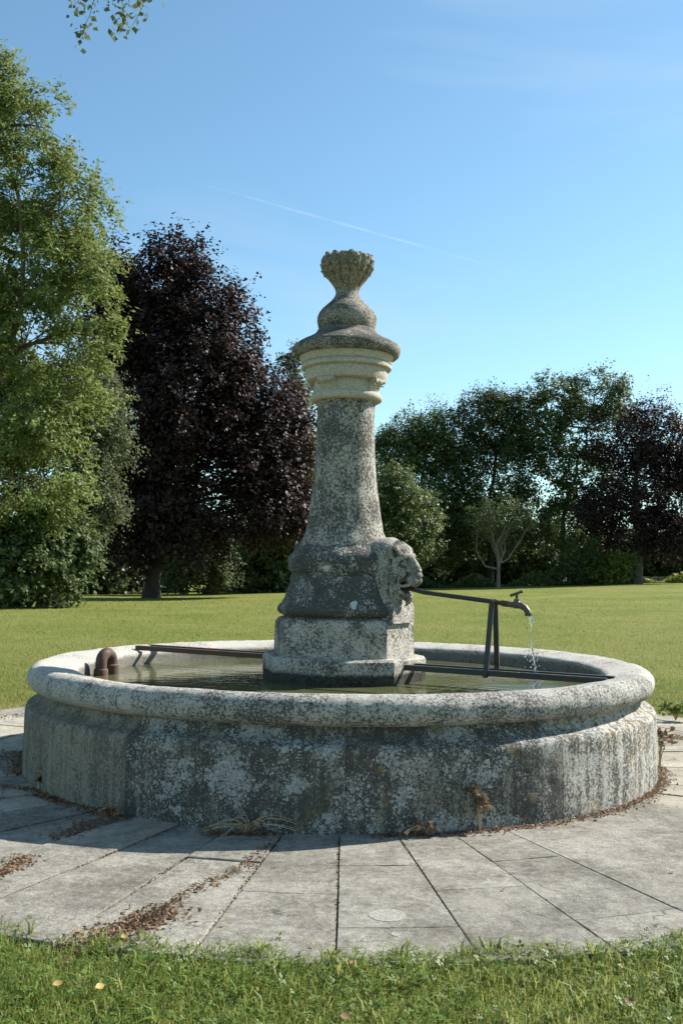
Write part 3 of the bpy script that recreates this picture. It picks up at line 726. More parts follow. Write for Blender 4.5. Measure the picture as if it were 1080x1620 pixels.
# falling water
mb = MB(); p0 = LP(XS+.2245, 0, tz-.062); jr = random.Random(3); pts = []; rad = []
V0 = .16
for i in range(40):
    u = i/39; zz = (p0.z-WZ)*u; tt = math.sqrt(2*zz/9.8+.0025)-.05
    pts.append(p0+ex*(V0*tt*1.1+.006*sin(9*u+1))+ey*(.007*sin(13*u))+Vector((0, 0, -zz))); rad.append((.0065-.0035*u)*(1+.45*sin(17*u)*u+.3*jr.uniform(-1, 1)*u))
mb.tube(pts, rad, 8)
for i in range(70):
    u = jr.random()**.7; c = pts[int(u*39)]+Vector((jr.gauss(0, .012+.02*u), jr.gauss(0, .012+.02*u), jr.gauss(0, .02))); r_ = jr.uniform(.002, .006)
    if c.z < WZ+.005: continue
    mb.tube([c+Vector((0, 0, -r_*1.3)), c+Vector((0, 0, -r_*.7)), c, c+Vector((0, 0, r_*.9)), c+Vector((0, 0, r_*1.6))], [r_*.2, r_*.9, r_, r_*.7, r_*.1], 6)
hit = pts[-1]
for i in range(110):
    a = jr.uniform(0, 2*pi); d = jr.uniform(0, .05); c = Vector((hit.x+d*cos(a), hit.y+d*sin(a), WZ+.004+jr.random()**1.5*.075*(1-d/.06))); r_ = jr.uniform(.002, .008)
    mb.tube([c+Vector((0, 0, -r_)), c+Vector((0, 0, -r_*.5)), c+Vector((0, 0, r_*.5)), c+Vector((0, 0, r_))], [r_*.3, r_, r_, r_*.3], 6)
tag(mb.build('water_jet', M['jet'], None, 179), 'thin broken stream of clear water falling from the brass tap', 'water stream', None, 'stuff')
# overflow pipe, upside down U of rusty iron
ov = empty('overflow_pipe', (-1.605, .0, WZ)); tag(ov, 'rusty iron U bend pipe rising from the water by the rim', 'overflow pipe')
d = Vector((.42, .90, 0)).normalized(); rb = .056
pts = [Vector((0, 0, -.1)), Vector((0, 0, .03)), Vector((0, 0, .075))]+[d*(rb-rb*cos(a))+Vector((0, 0, .085+rb*sin(a)*1.02)) for a in np.linspace(.15, pi, 12)]+[d*2*rb+Vector((0, 0, .05))]
MB().tube(pts, .038, 16).build('bend', M['rusty'], ov, 45)
mb = MB(); mb.tube([Vector((0, 0, -.02)), Vector((0, 0, .035)), Vector((0, 0, .040)), Vector((0, 0, .046))], [.048, .048, .046, .041], 16); mb.build('socket', M['rusty'], ov, 40)
mb = MB(); mb.tube([d*2*rb+Vector((0, 0, .068)), d*2*rb+Vector((0, 0, .06)), d*2*rb+Vector((0, 0, -.02))], [.042, .050, .050], 16); mb.build('socket', M['rusty'], ov, 40)

# ------------------------------------------------------------------ trees
def leaf_quads(C, size, flat=.0, aspect=1.6, out=None, droop=0.0, g=rng):
    """one bent diamond-like quad per leaf"""
    N = len(C); d = g.normal(size=(N, 3)); d[:, 2] = d[:, 2]*.7-droop
    if out is not None:
        up = g.normal(size=(N, 3))*.42+np.array([0, 0, .62])+out*.55
        up /= np.linalg.norm(up, axis=1)[:, None]
        d += out*.5; d -= up*(d*up).sum(1)[:, None]*.8
    else:
        up = g.normal(size=(N, 3))*.75+np.array([0, 0, .8*flat+.2])
    d /= np.linalg.norm(d, axis=1)[:, None]
    b = np.cross(d, up); b /= (np.linalg.norm(b, axis=1)[:, None]+1e-9)
    nrm = np.cross(d, b)
    s = size*g.uniform(.65, 1.3, N)[:, None]; L = d*s*.5*aspect; W = b*s*.5
    V = np.stack([C-L, C-W*1.0+nrm*s*.10-L*.15, C+L, C+W*1.0+nrm*s*.10-L*.15], 1)
    return V
def limb(p0, p1, r0, r1, k=6, sag=.10, g=rng, wob=1.0):
    p0, p1 = Vector(p0), Vector(p1); L = (p1-p0).length; pts = []; rad = []
    off = Vector(g.normal(size=3))*L*.06*wob
    for i in range(k+1):
        u = i/k; p = p0.lerp(p1, u); p.z += sag*L*sin(pi*u)*.6; p += off*sin(pi*u)+Vector(g.normal(size=3))*L*.012*(0 < i < k)*wob
        pts.append(p); rad.append(r0+(r1-r0)*u)
    return pts, rad
def tree(name, label, cat, bx, Y, lobes, mat, bark, leaf=.14, nleaf=30000, crad=.55, cl=55, trunk_r=.22, aspect=1.5, droop=0., flat=.3, group=None, stems=1, twigs=14, split=.45,
         inner=.35, stretch=.6, sides=7, rr=None, fork=None, gap=-.34, limb_f=.38, vase=False):
    """lobes: (pixel x, pixel y, pixel rx, pixel ry, depth offset m) turned into ellipsoids at the tree's real distance"""
    g = np.random.default_rng(rr if rr is not None else abs(hash(label)) % 1000+1)
    Z = Y-CAM_Y
    bX = at(bx, 900, Y).x; bz = float(terrain(bX, Y)); base = Vector((bX, Y, bz-.05))
    root = empty(name, base); tag(root, label, cat, group)
    E = []
    for (x, y, rx, ry, dy) in lobes:
        c = at(x, y, Y+dy); k = (Z+dy)/FPX; E.append((np.array(c), np.array([rx*k, (rx+ry)*.5*k*.85, ry*k])))
    area = np.array([e[1][0]*e[1][2]+e[1][0]*e[1][1] for e in E]); area /= area.sum()
    CC = []; OUT = []; SC = []; who = []
    ncl = max(12, int(nleaf/cl))
    for i, (c, r) in enumerate(E):
        n_ = max(5, int(round(ncl*area[i])))
        d = g.normal(size=(n_, 3)); d /= np.linalg.norm(d, axis=1)[:, None]
        rad = inner+(1.02-inner)*g.random(n_)**.45; rad *= 1+.13*np.sin(d[:, 0]*5+i)*np.sin(d[:, 2]*6+2*i)+g.normal(size=n_)*.05
        P = c+d*r*rad[:, None]; P[:, 2] = np.maximum(P[:, 2], bz+.25)
        CC.append(P); OUT.append(d); SC.append(g.uniform(.6, 1.3, n_)); who += [i]*n_
    CC = np.concatenate(CC); OUT = np.concatenate(OUT); SC = np.concatenate(SC); who = np.array(who)
    gs = 1/(crad*2.6); nv = np.array([mnoise.noise(Vector((p[0]*gs, p[1]*gs+rr, p[2]*gs*1.25))) for p in CC])
    kp = nv > gap; cl = cl*len(CC)/max(1, kp.sum()); CC, OUT, SC, who = CC[kp], OUT[kp], SC[kp]*(.75+.9*np.clip(nv[kp]-gap, 0, .5)), who[kp]
    # leaves
    idx = np.repeat(np.arange(len(CC)), np.maximum(6, (cl*SC).astype(int))); N = len(idx)
    KT = 7; TD = g.normal(size=(len(CC), KT, 3))*.85+OUT[:, None, :]*stretch+np.array([0, 0, .22-droop*.9])
    TD /= np.linalg.norm(TD, axis=2)[:, :, None]; TL = crad*SC[:, None]*g.uniform(.5, 1.55, (len(CC), KT))
    kt = g.integers(0, KT, N); u = g.random(N)**.75
    off = TD[idx, kt]*(TL[idx, kt]*u)[:, None]+g.normal(size=(N, 3))*np.array([1, 1, .7])*(crad*(.10+.13*(1-u)))[:, None]
    C = CC[idx]+off; C[:, 2] -= droop*np.abs(off[:, :2]).sum(1)*.5
    C[:, 2] = np.maximum(C[:, 2], bz+.08)
    V = leaf_quads(C, leaf, flat, aspect, (OUT[idx]+TD[idx, kt])*.6, droop, g)-np.array(base)
    np_quads('crown', V, mat, root)
    # wood
    mb = MB()
    def T(pts, rad, n=sides): mb.tube([p-base for p in pts], rad, n)
    cz = [e[0][2] for e in E]; top = E[int(np.argmax(cz))]
    fz = fork if fork is not None else split
    hub0 = Vector((bX, Y, bz+(max(cz)-bz)*fz))
    if stems == 1:
        tp, trd = limb(base, hub0, trunk_r, trunk_r*.62, 16, 0, g, .3); trd[0] = trunk_r*1.3; trd[1] = trunk_r*1.06; T(tp, trd, 10)
        up_, ur = limb(hub0, Vector(top[0]), trunk_r*.6, trunk_r*.12, 8, 0, g); T(up_, ur, 8)
        axis_pts = tp[8:]+up_
    else:
        axis_pts = []
    for i, (c, r) in enumerate(E):
        c_ = Vector(c)
        if stems == 1: s0 = min(axis_pts, key=lambda p: (p-c_).length+max(0, p.z-c_.z+.15*(c_-p).length)*2.5)
        if vase: s0 = tp[int(g.integers(10, 17))]
        elif stems != 1: s0 = base+Vector((g.normal()*.12, g.normal()*.12, 0))
        rr0 = trunk_r*(limb_f if stems == 1 else .75); lp, lr = limb(s0, c_, rr0, rr0*.35, 6, (-.05 if vase else .12) if stems == 1 else .0, g, 2.4 if vase else 1.0); T(lp, lr, 6)
        mine = np.where(who == i)[0]; pick = g.permutation(mine)[:twigs]
        for q in pick:
            e = Vector(CC[q]); s1 = lp[int(g.integers(2, 7))]
            bp, br = limb(s1, e, rr0*.26, rr0*.05, 4, .10, g); T(bp, br, 4)
    mb.build('trunk', bark, root, 60)
    return root

B_grey = bark_mat('grey_bark', (0.12, 0.105, 0.08)); B_dark = bark_mat('dark_bark', (0.055, 0.047, 0.038)); B_pale = bark_mat('pale_bark', (0.30, 0.255, 0.19)); B_small = bark_mat('grey_brown_bark', (0.20, 0.17, 0.125)); B_olive = bark_mat('olive_bark', (0.15, 0.125, 0.075))
L_ash = leaf_mat('ash_leaf', [(0.0, (0.0750, 0.1100, 0.0275)), (0.5, (0.1313, 0.1725, 0.0425)), (1.0, (0.2125, 0.2438, 0.0700))], .38, .55, .22)
L_birch = leaf_mat('grey_green_leaf', [(0.0, (0.055, 0.078, 0.032)), (0.5, (0.090, 0.115, 0.048)), (1.0, (0.15, 0.165, 0.085))], .3, .6, .2)
L_bush = leaf_mat('bush_leaf', [(0.0, (0.050, 0.078, 0.026)), (0.6, (0.090, 0.125, 0.042)), (1.0, (0.15, 0.175, 0.07))], .3, .6, .2)
L_purple = leaf_mat('purple_leaf', [(0.0, (0.0196, 0.0126, 0.0121)), (0.6, (0.0356, 0.0213, 0.0190)), (1.0, (0.0667, 0.0403, 0.0333))], .16, .55, .22, (0.0690, 0.0253, 0.0196))
L_mid = leaf_mat('mid_green_leaf', [(0.0, (0.0520, 0.0806, 0.0221)), (0.6, (0.0910, 0.1274, 0.0351)), (1.0, (0.1495, 0.1820, 0.0572))], .30, .5, .25)
L_dark = leaf_mat('dark_green_leaf', [(0.0, (0.0378, 0.0567, 0.0189)), (0.6, (0.0648, 0.0891, 0.0297)), (1.0, (0.1053, 0.1323, 0.0459))], .28, .5, .25)
L_yel = leaf_mat('yellow_green_leaf', [(0.0, (0.075, 0.105, 0.018)), (0.6, (0.135, 0.165, 0.026)), (1.0, (0.22, 0.235, 0.045))], .4, .5, .3)

# left: tall ash, hanging grey-green tree, maple bush
tree('ash_tree', 'tall yellow green ash tree with open branches at the left edge', 'tree', -40, 25.5,
     [(-20, 150, 60, 75, 0), (60, 200, 55, 70, 0), (20, 290, 90, 80, .5), (110, 340, 62, 70, 0), (60, 430, 105, 85, -.5), (135, 440, 48, 62, -1), (50, 540, 125, 85, 0), (140, 520, 48, 55, -1), (40, 660, 130, 90, -.5), (-70, 400, 90, 240, 1), (20, 760, 110, 60, -1)],
     L_ash, B_olive, 0.07, 105000, 0.62, 60, .22, 2.3, .35, .2, None, 1, 26, .30, .25, .9, rr=11, gap=-.16)
tree('weeping_tree', 'grey green small leaved tree drooping beside the purple maple', 'tree', 70, 29.0,
     [(140, 640, 55, 70, 0), (160, 700, 38, 60, 0), (100, 740, 85, 80, 0), (140, 790, 48, 45, -.5), (60, 650, 80, 80, .5), (160, 800, 30, 22, -1), (120, 600, 50, 50, 0)],
     L_birch, B_grey, 0.075, 65000, 0.55, 60, .16, 1.5, .6, .2, None, 1, 10, .4, .3, .5, rr=12)
tree('maple_bush', 'broad leafy green bush spreading onto the lawn at far left', 'bush', 50, 26.0,
     [(55, 860, 85, 75, 0), (95, 900, 50, 55, -.5), (15, 890, 70, 70, -1), (60, 800, 70, 45, .5), (-60, 880, 80, 80, 0), (110, 850, 35, 40, 0)],
     L_bush, B_pale, 0.115, 26000, 0.48, 45, .06, 1.3, .25, .4, None, 3, 10, rr=13)
# purple maple
tree('purple_maple', 'large dark purple maple tree standing left behind the fountain', 'tree', 241, 38.0,
     [(280, 640, 115, 180, 1), (250, 470, 72, 85, 0), (312, 500, 72, 74, -.5), (205, 455, 42, 50, .5), (172, 540, 42, 90, .5), (182, 430, 36, 55, .8), (180, 780, 55, 70, 0), (205, 850, 55, 36, -.5), (425, 690, 60, 110, .5), (440, 790, 50, 70, 0), (220, 560, 70, 90, 0), (350, 570, 68, 65, 0), (290, 620, 120, 100, -1), (400, 640, 70, 75, 0), (210, 700, 70, 95, 0), (300, 740, 115, 90, -1), (425, 730, 62, 80, 0), (230, 810, 75, 50, -.5), (390, 810, 82, 52, 0), (300, 830, 80, 45, -1), (455, 800, 36, 48, .5), (265, 410, 24, 34, 0), (365, 500, 26, 22, 0), (310, 410, 16, 28, 0), (180, 480, 35, 60, .5), (450, 650, 30, 45, .5)],
     L_purple, B_dark, 0.140, 160000, 0.85, 60, .36, 1.15, .1, .25, None, 1, 10, .40, .3, .9, rr=14, gap=-.36)
# behind the maple
tree('larch_tree', 'feathery pale green tree top behind the right edge of the purple maple', 'tree', 455, 52.0,
     [(455, 620, 26, 60, 0), (465, 580, 12, 32, 0), (470, 650, 20, 50, 0), (450, 720, 40, 70, 0)], L_birch, B_dark, 0.1, 16000, 0.6, 40, .2, 1.8, .3, .2, None, 1, 6, rr=15)
tree('yellow_green_tree', 'yellow green leafy tree between the purple maple and the column', 'tree', 480, 47.0,
     [(480, 710, 32, 32, 0), (500, 760, 45, 55, 0), (470, 830, 40, 50, 0), (430, 870, 35, 35, 0)], L_yel, B_dark, 0.14, 16000, 0.65, 45, .2, 1.3, .1, .3, None, 1, 6, rr=16)
tree('grey_bush', 'grey green rounded bush under the purple maple beside its trunk', 'bush', 322, 43.0,
     [(322, 895, 52, 42, 0), (345, 880, 32, 42, 0), (290, 905, 40, 32, 0)], L_birch, B_dark, 0.1, 13000, 0.5, 40, .05, 1.4, .3, .3, None, 3, 6, rr=17)
for i, (x, y, rx, ry, Y, lab) in enumerate([(170, 870, 60, 85, 46, 'dark bush in deep shade between the left bush and maple trunk'), (420, 895, 55, 50, 47, 'dark evergreen bush right of the grey bush under the maple'), (240, 870, 70, 75, 52, 'dark bush directly behind the purple maple trunk'),
                                           (520, 870, 75, 75, 52, 'dark bush hidden behind the column and pedestal'), (360, 850, 70, 80, 54, 'dark tall bush behind the grey bush under the maple'), (440, 820, 62, 110, 56, 'tall dark bush far behind the right side of the purple maple')]):
    tree('dark_bush', lab, 'bush', x, Y, [(x, y, rx, ry, 0), (x-rx*.5, y+15, rx*.6, ry*.75, 0), (x+rx*.5, y+18, rx*.6, ry*.72, 0)], L_dark, B_dark, .17, 10000, .75, 40, .06, 1.3, .1, .3, 'dark bushes behind the maple', 3, 5, rr=30+i)
# right: row of trees
RG = 'green trees along the far edge of the lawn'
tree('field_tree', 'mid green bushy tree just right of the column behind the lion', 'tree', 640, 50.0,
     [(640, 810, 48, 55, 0), (610, 790, 45, 50, 0), (655, 850, 40, 45, 0), (610, 860, 50, 50, 0)], L_mid, B_dark, 0.105, 31200, 0.65, 45, .12, 1.4, .1, .3, RG, 1, 6, rr=41)
tree('field_tree', 'pointed green tree with upright twigs rising right beside the column', 'tree', 655, 60.0,
     [(650, 710, 55, 45, 0), (690, 700, 45, 45, 0), (620, 730, 40, 45, 0), (660, 780, 75, 60, 0), (690, 840, 70, 60, 0), (610, 700, 16, 26, 0), (655, 680, 14, 26, 0), (690, 672, 14, 26, 0)], L_mid, B_dark, 0.115, 56700, 0.8, 45, .2, 1.4, .0, .2, RG, 1, 8, rr=42)
tree('field_tree', 'dark green tall tree left of the highest tree on the right', 'tree', 775, 60.0,
     [(780, 670, 50, 50, 0), (740, 690, 48, 55, 0), (815, 680, 42, 55, 0), (775, 750, 80, 65, 0), (770, 830, 85, 60, 0), (810, 640, 20, 26, 0), (770, 645, 24, 24, 0)], L_dark, B_dark, 0.12, 58000, 0.75, 45, .24, 1.3, .1, .3, RG, 1, 8, rr=43)
tree('field_tree', 'highest tree on the right with an airy crown showing sky gaps', 'tree', 890, 60.0,
     [(880, 630, 42, 38, 0), (940, 625, 52, 36, 0), (975, 655, 30, 34, 0), (860, 670, 36, 45, 0), (915, 690, 55, 45, 0), (865, 760, 42, 52, 0), (935, 770, 50, 55, 0), (900, 840, 52, 42, 0)], L_mid, B_grey, 0.12, 44000, 0.62, 50, .24, 1.4, .1, .3, RG, 1, 9, .35, .45, .8, rr=44, gap=-.42)
tree('purple_tree', 'smaller dark purple tree at the right edge with bare trunk', 'tree', 1006, 57.0,
     [(1040, 690, 52, 46, 0), (985, 700, 45, 45, 0), (1080, 720, 50, 60, 0), (1010, 770, 80, 55, 0), (1075, 800, 65, 52, 0), (960, 800, 52, 45, 0), (1010, 835, 62, 34, 0), (1060, 850, 55, 28, 0), (1130, 760, 50, 70, 0), (1020, 650, 18, 20, 0)], L_purple, B_grey, 0.13, 64220, 0.85, 50, .33, 1.15, .1, .25, None, 1, 8, .45, .4, .8, rr=45)
tree('small_tree', 'small pale stemmed tree with thin sparse crown alone on the lawn edge', 'tree', 787, 52.0,
     [(768, 815, 20, 20, 0), (797, 803, 20, 18, .3), (834, 806, 17, 14, 0), (812, 826, 20, 12, -.4), (752, 826, 13, 16, 0), (783, 836, 18, 11, .4), (842, 822, 12, 10, 0), (775, 795, 9, 10, 0)], L_bush, B_small, 0.085, 3000, 0.55, 26, .135, 1.5, .1, .3, None, 1, 12, .42, .2, .6, gap=-.6, limb_f=.55, fork=.36, vase=True, rr=46)
tree('hazel_shrub', 'bright yellow green shrub at the foot of the right purple tree', 'bush', 965, 55.0,
     [(970, 900, 22, 18, 0), (985, 890, 16, 16, 0), (950, 905, 20, 13, 0)], L_yel, B_dark, 0.11, 4500, 0.42, 34, .04, 1.3, 0, .3, None, 3, 4, rr=47)
tree('elder_shrub', 'mid green shrub left of the bright yellow green shrub', 'bush', 920, 56.0,
     [(920, 895, 30, 26, 0), (895, 905, 28, 18, 0), (940, 880, 16, 22, 0)], L_bush, B_dark, 0.11, 6000, 0.45, 34, .04, 1.3, 0, .3, None, 3, 4, rr=48)
for i, (x, y, rx, ry, Y, lab) in enumerate([(660, 890, 50, 38, 64, 'dark shaded bush low behind the lion mask'), (730, 880, 62, 48, 66, 'dark shaded bush left of the small pale stemmed tree'), (820, 875, 66, 55, 66, 'dark shaded bush right behind the small pale stemmed tree'), (900, 865, 60, 60, 68, 'dark shaded bush below the highest right tree'),
                                           (990, 880, 60, 42, 68, 'dark shaded bush behind the right purple trunk'), (1075, 878, 60, 40, 68, 'dark shaded bush at the right picture edge'), (590, 880, 60, 50, 66, 'dark shaded bush behind the column foot')]):
    tree('hedge_bush', lab, 'bush', x, Y, [(x, y, rx, ry, 0), (x-rx*.5, y+8, rx*.6, ry*.8, 0), (x+rx*.5, y+8, rx*.6, ry*.8, 0)], L_dark, B_dark, .19, 10000, .85, 40, .06, 1.3, .1, .3, 'dark bushes under the right hand trees', 3, 5, rr=60+i)
wood = []
g = np.random.default_rng(99); N = 26000
X = g.uniform(-75, 75, N); Hh = 5.0+2.2*np.sin(X*.21)+1.4*np.sin(X*.53+1); Yb = 84+g.uniform(0, 9, N)
C = np.stack([X, Yb, .6+g.random(N)*Hh], -1)
wood = np_quads('far_wood', leaf_quads(C, .75, .2, 1.3, None, 0, g), L_dark); tag(wood, 'dark mass of woodland far behind the lawn trees', 'woodland', None, 'stuff')

# low stone wall far right
def lowwall():
    r = empty('low_wall', (at(1060, 915, 62).x, 62, 0)); tag(r, 'low pale stone wall far off at the right edge', 'wall')
    x0, x1 = at(1012, 915, 62).x-r.location.x, at(1150, 915, 62).x-r.location.x
    st = MB(); 
    for row in range(2):
        x = x0-(.25*row)
        while x < x1:
            wd = random.uniform(.42, .7); h = .22
            zb = float(terrain(r.location.x+x, 62))+row*.225
            o = MB().box((x+wd/2, random.uniform(-.02, .02), zb+h/2), (wd/2-.008, .16, h/2-.004)).build('stone', M['plinth'], r)
            x += wd
    MB().box(((x0+x1)/2, 0, .80), ((x1-x0)/2, .13, .42)).build('mortar', M['mortar'], r)
lowwall()
def verge(name, x0, x1, n_, Y, h, label, mat):
    g = np.random.default_rng(int(x0)); X = np.array([at(x, 915, Y).x for x in g.uniform(x0, x1, n_)]); Yy = Y+g.uniform(-.8, .8, n_)
    C = np.stack([X, Yy, terrain(X, Yy)+g.random(n_)**1.3*h*(.6+.5*np.sin(X*1.7))], -1)
    tag(np_quads(name, leaf_quads(C, .11, .1, 2.2, None, -.5, g), mat), label, 'weeds', None, 'stuff')
verge('long_grass', 560, 1000, 7000, 57, .8, 'long uncut grass along the foot of the far trees', L_mid)
verge('wall_plants', 1020, 1110, 1500, 61.3, .7, 'tangled dry plants in front of the far low wall', L_yel)

# birch outside the frame whose twigs hang into the upper left corner
def birch():
    base = Vector((-5.6, -.2, -.03)); root = empty('birch_tree', base); tag(root, 'birch hanging thin leafy twigs into the upper left corner', 'tree')
    mb = MB(); g = np.random.default_rng(21)
    def T(p, r, n=7): mb.tube([q-base for q in p], r, n)
    p, r = limb(base, base+Vector((.25, .1, 7.2)), .12, .03, 10, 0, g); T(p, r, 10)
    tips = [(130, 62, 6), (120, 20, 5), (190, 55, 5), (213, 12, 4), (205, 45, 2), (178, 8, 3)]
    LV = []
    a = at(150, -90, -.5); lp, lr = limb(p[7], a, .035, .009, 8, .22, g); T(lp, lr)
    b = at(235, -60, -.4); l2, r2 = limb(lp[5], b, .012, .005, 6, .12, g); T(l2, r2)
    for (x, y, k) in tips:
        e = at(x, y, -.5+g.uniform(-.15, .15)); s = min(lp[4:]+l2, key=lambda q: abs(q.x-e.x)+.001*(q-e).length)
        tw, tr_ = limb(s, e, .0035, .0012, 10, -.02, g); T(tw, tr_, 5)
        for i in range(5, 11):
            for _ in range(9 if k > 3 else 4):
                c = np.array(tw[i])+g.normal(size=3)*np.array([.035, .035, .03]); LV.append(c)
    for _ in range(900):     # the rest of its crown, out of frame
        q = lp[int(g.integers(0, 5))] if g.random() < .4 else p[int(g.integers(5, 11))]
        LV.append(np.array(q)+g.normal(size=3)*np.array([.5, .6, .5]))
    LV = np.array(LV)
    keep = (LV[:, 0] < -2.6) | (np.arange(len(LV)) < len(LV)-900)
    LV = LV[keep]
    np_quads('crown', leaf_quads(LV, .030, .1, 1.35, None, .7, g)-np.array(base), L_bush, root)
    mb.build('trunk', B_grey, root, 60)
birch()

# ------------------------------------------------------------------ grass
def blades(P, h, wdt, lean, g):
    N = len(P); az = g.uniform(0, 2*pi, N); la = g.uniform(0, 2*pi, N)
    s = np.stack([np.cos(az), np.sin(az), np.zeros(N)], -1)*wdt[:, None]*.5
    l = np.stack([np.cos(la), np.sin(la), np.zeros(N)], -1)*(lean*h)[:, None]; z = np.array([0, 0, 1.])*h[:, None]
    m_ = P+l*.25+z*.6; t_ = P+l+z*(1-.35*lean[:, None])
    V = np.stack([P-s, P+s, m_-s*.8, m_+s*.8, t_-s*.12, t_+s*.12], 1).reshape(-1, 3)
    b = np.arange(N)[:, None]*6
    F = np.concatenate([b+np.array([[0, 1, 3, 2]]), b+np.array([[2, 3, 5, 4]])], 0)
    return V, F
def edge_r(x, y):
    a = np.arctan2(y, x); return 3.43+.03*np.sin(a*23)+.025*np.sin(a*51+1)+.02*np.sin(a*97)
g = np.random.default_rng(3)
def scatter(n_, x0, x1, y0, y1):
    P = np.stack([g.uniform(x0, x1, n_), g.uniform(y0, y1, n_)], -1); r = np.hypot(P[:, 0], P[:, 1]); return P[r > edge_r(P[:, 0], P[:, 1])+g.normal(size=n_)*.02]
P = scatter(120000, -2.2, 2.2, -4.75, -2.3)
P = np.concatenate([P, scatter(16000, 1.9, 3.6, -3.2, .5), scatter(9000, -3.6, -1.9, -3.2, .5)])
clump = np.array([mnoise.noise(Vector((p[0]*6, p[1]*6, 1.))) for p in P])
P3 = np.concatenate([P, terrain(P[:, 0], P[:, 1])[:, None]], 1)
n_ = len(P3); h = (.030+.028*g.random(n_)**1.5+.03*np.clip(clump, 0, 1)*g.random(n_)); wd = g.uniform(.0018, .0042, n_)*(1+.7*(g.random(n_) > .93))
V, F = blades(P3, h, wd, g.uniform(.2, 1.1, n_), g)
tag(np_quads('lawn_grass', V, M['blade'], None, F), 'thick uncut green grass in front of the paving', 'grass', None, 'stuff')
# tufts of broad blades
tc_ = scatter(340, -1.7, 1.7, -4.5, -3.0); 
T3 = []
for c in tc_:
    k = int(g.integers(6, 16)); T3.append(np.concatenate([c+g.normal(size=(k, 2))*.015, np.full((k, 1), -.02)], 1))
T3 = np.concatenate(T3); n_ = len(T3)
V, F = blades(T3, g.uniform(.05, .105, n_), g.uniform(.004, .008, n_), g.uniform(.4, 1.2, n_), g)
tag(np_quads('broad_grass', V, M['blade'], None, F), 'tufts of broad bladed grass in the front lawn strip', 'grass', None, 'stuff')
# clover: three round leaflets
cl = scatter(17000, -1.9, 1.9, -4.7, -2.9); m_ = np.array([mnoise.noise(Vector((p[0]*2.6, p[1]*2.6, 5.))) for p in cl]); cl = cl[m_+g.normal(size=len(cl))*.15 > -.06]
n_ = len(cl); base = np.stack([cl[:, 0], cl[:, 1], -.02+g.uniform(.022, .055, n_)], -1); Q = []
rot = g.uniform(0, 2*pi, n_); s = g.uniform(.0042, .0080, n_); tl = g.normal(size=(n_, 2))*.35
for k in range(3):
    a = rot+k*2*pi/3
    def pt(u, vv):
        x = (np.cos(a)*u-np.sin(a)*vv)*s; y = (np.sin(a)*u+np.cos(a)*vv)*s
        return base+np.stack([x, y, x*tl[:, 0]+y*tl[:, 1]+.25*np.abs(vv)*s], -1)
    Q.append(np.stack([pt(0.05, 0), pt(1.0, .72), pt(1.75, 0), pt(1.0, -.72)], 1))
tag(np_quads('clover', np.concatenate(Q), M['clover']), 'clover leaves mixed through the front lawn strip', 'clover', None, 'stuff')
# mown lawn behind the fountain
def lawnband(n_, y0, y1, hx, hh, ww):
    y = y0*(y1/y0)**g.random(n_); x = g.uniform(-1, 1, n_)*(hx+.42*(y-CAM_Y)); r = np.hypot(x, y); k = r > edge_r(x, y)
    x, y = x[k], y[k]; q = (y-CAM_Y)/8; Pm = np.stack([x, y, terrain(x, y)], -1); n2 = len(x)
    return blades(Pm, hh*g.uniform(.5, 1.3, n2)*q**.25, ww*g.uniform(.6, 1.4, n2)*q**.9, g.uniform(.2, 1., n2), g)
V1, F1 = lawnband(100000, 1.5, 34., .3, .030, .0042)
P = np.concatenate([scatter(26000, 1.9, 4.6, .3, 4.0), scatter(20000, -4.6, -1.9, .3, 4.0)]); n_ = len(P)
V2, F2 = blades(np.concatenate([P, terrain(P[:, 0], P[:, 1])[:, None]], 1), g.uniform(.018, .045, n_), g.uniform(.003, .005, n_), g.uniform(.2, 1., n_), g)
tag(np_quads('mown_grass', np.concatenate([V1, V2]), M['mown'], None, np.concatenate([F1, F2+len(V1)])), 'short mown grass of the wide lawn behind the fountain', 'grass', None, 'stuff')

# ------------------------------------------------------------------ dry leaves and weeds
def litter(name, path, n_, wd, hgt, size, label, power=1.0):
    g2 = np.random.default_rng(len(label)*7+n_); pts = np.array([[*ground(x, y)][:2] for x, y in path]); seg = np.linalg.norm(np.diff(pts, axis=0), axis=1); cum = np.concatenate([[0], np.cumsum(seg)])
    t_ = g2.random(n_)*cum[-1]; i = np.clip(np.searchsorted(cum, t_)-1, 0, len(seg)-1); u = (t_-cum[i])/seg[i]
    c = pts[i]+(pts[i+1]-pts[i])*u[:, None]
    wv = wd*(.5+.6*np.abs(np.sin(t_*9+n_)))
    c = c+g2.normal(size=(n_, 2))*wv[:, None]*.5
    c[:, 0] += .014; r = np.hypot(c[:, 0], c[:, 1]); k = r < 2.003; c[k] *= (2.003+np.abs(g2.normal(size=k.sum()))*.035)[:, None]/r[k][:, None]; c[:, 0] -= .014
    C = np.stack([c[:, 0], c[:, 1], .004+hgt*.7*g2.random(n_)**2.2*np.exp(-((c-pts[i]-(pts[i+1]-pts[i])*u[:, None])**2).sum(1)/(wd*.4)**2)], -1)
    tag(np_quads(name, leaf_quads(C, size*.78, 1.6, 1.6, None, .0, g2), M['litter']), label, 'dry leaves', 'drifts of dry leaves', 'stuff')
litter('leaf_litter', [(130, 1492), (180, 1480), (240, 1455), (262, 1442)], 1000, .11, .03, .016, 'thick brown leaf drift by the grass edge at lower left')
litter('leaf_litter', [(255, 1445), (300, 1412), (380, 1375), (430, 1335)], 300, .05, .015, .014, 'thin leaf trail along a slab joint towards the basin')
litter('leaf_litter', [(-20, 1392), (10, 1378), (42, 1358)], 675, .07, .022, .016, 'brown leaf drift at the left picture edge on slabs')
litter('leaf_litter', [(95, 1325), (130, 1312), (150, 1300)], 300, .09, .012, .016, 'scattered leaves in the basin shadow at left')
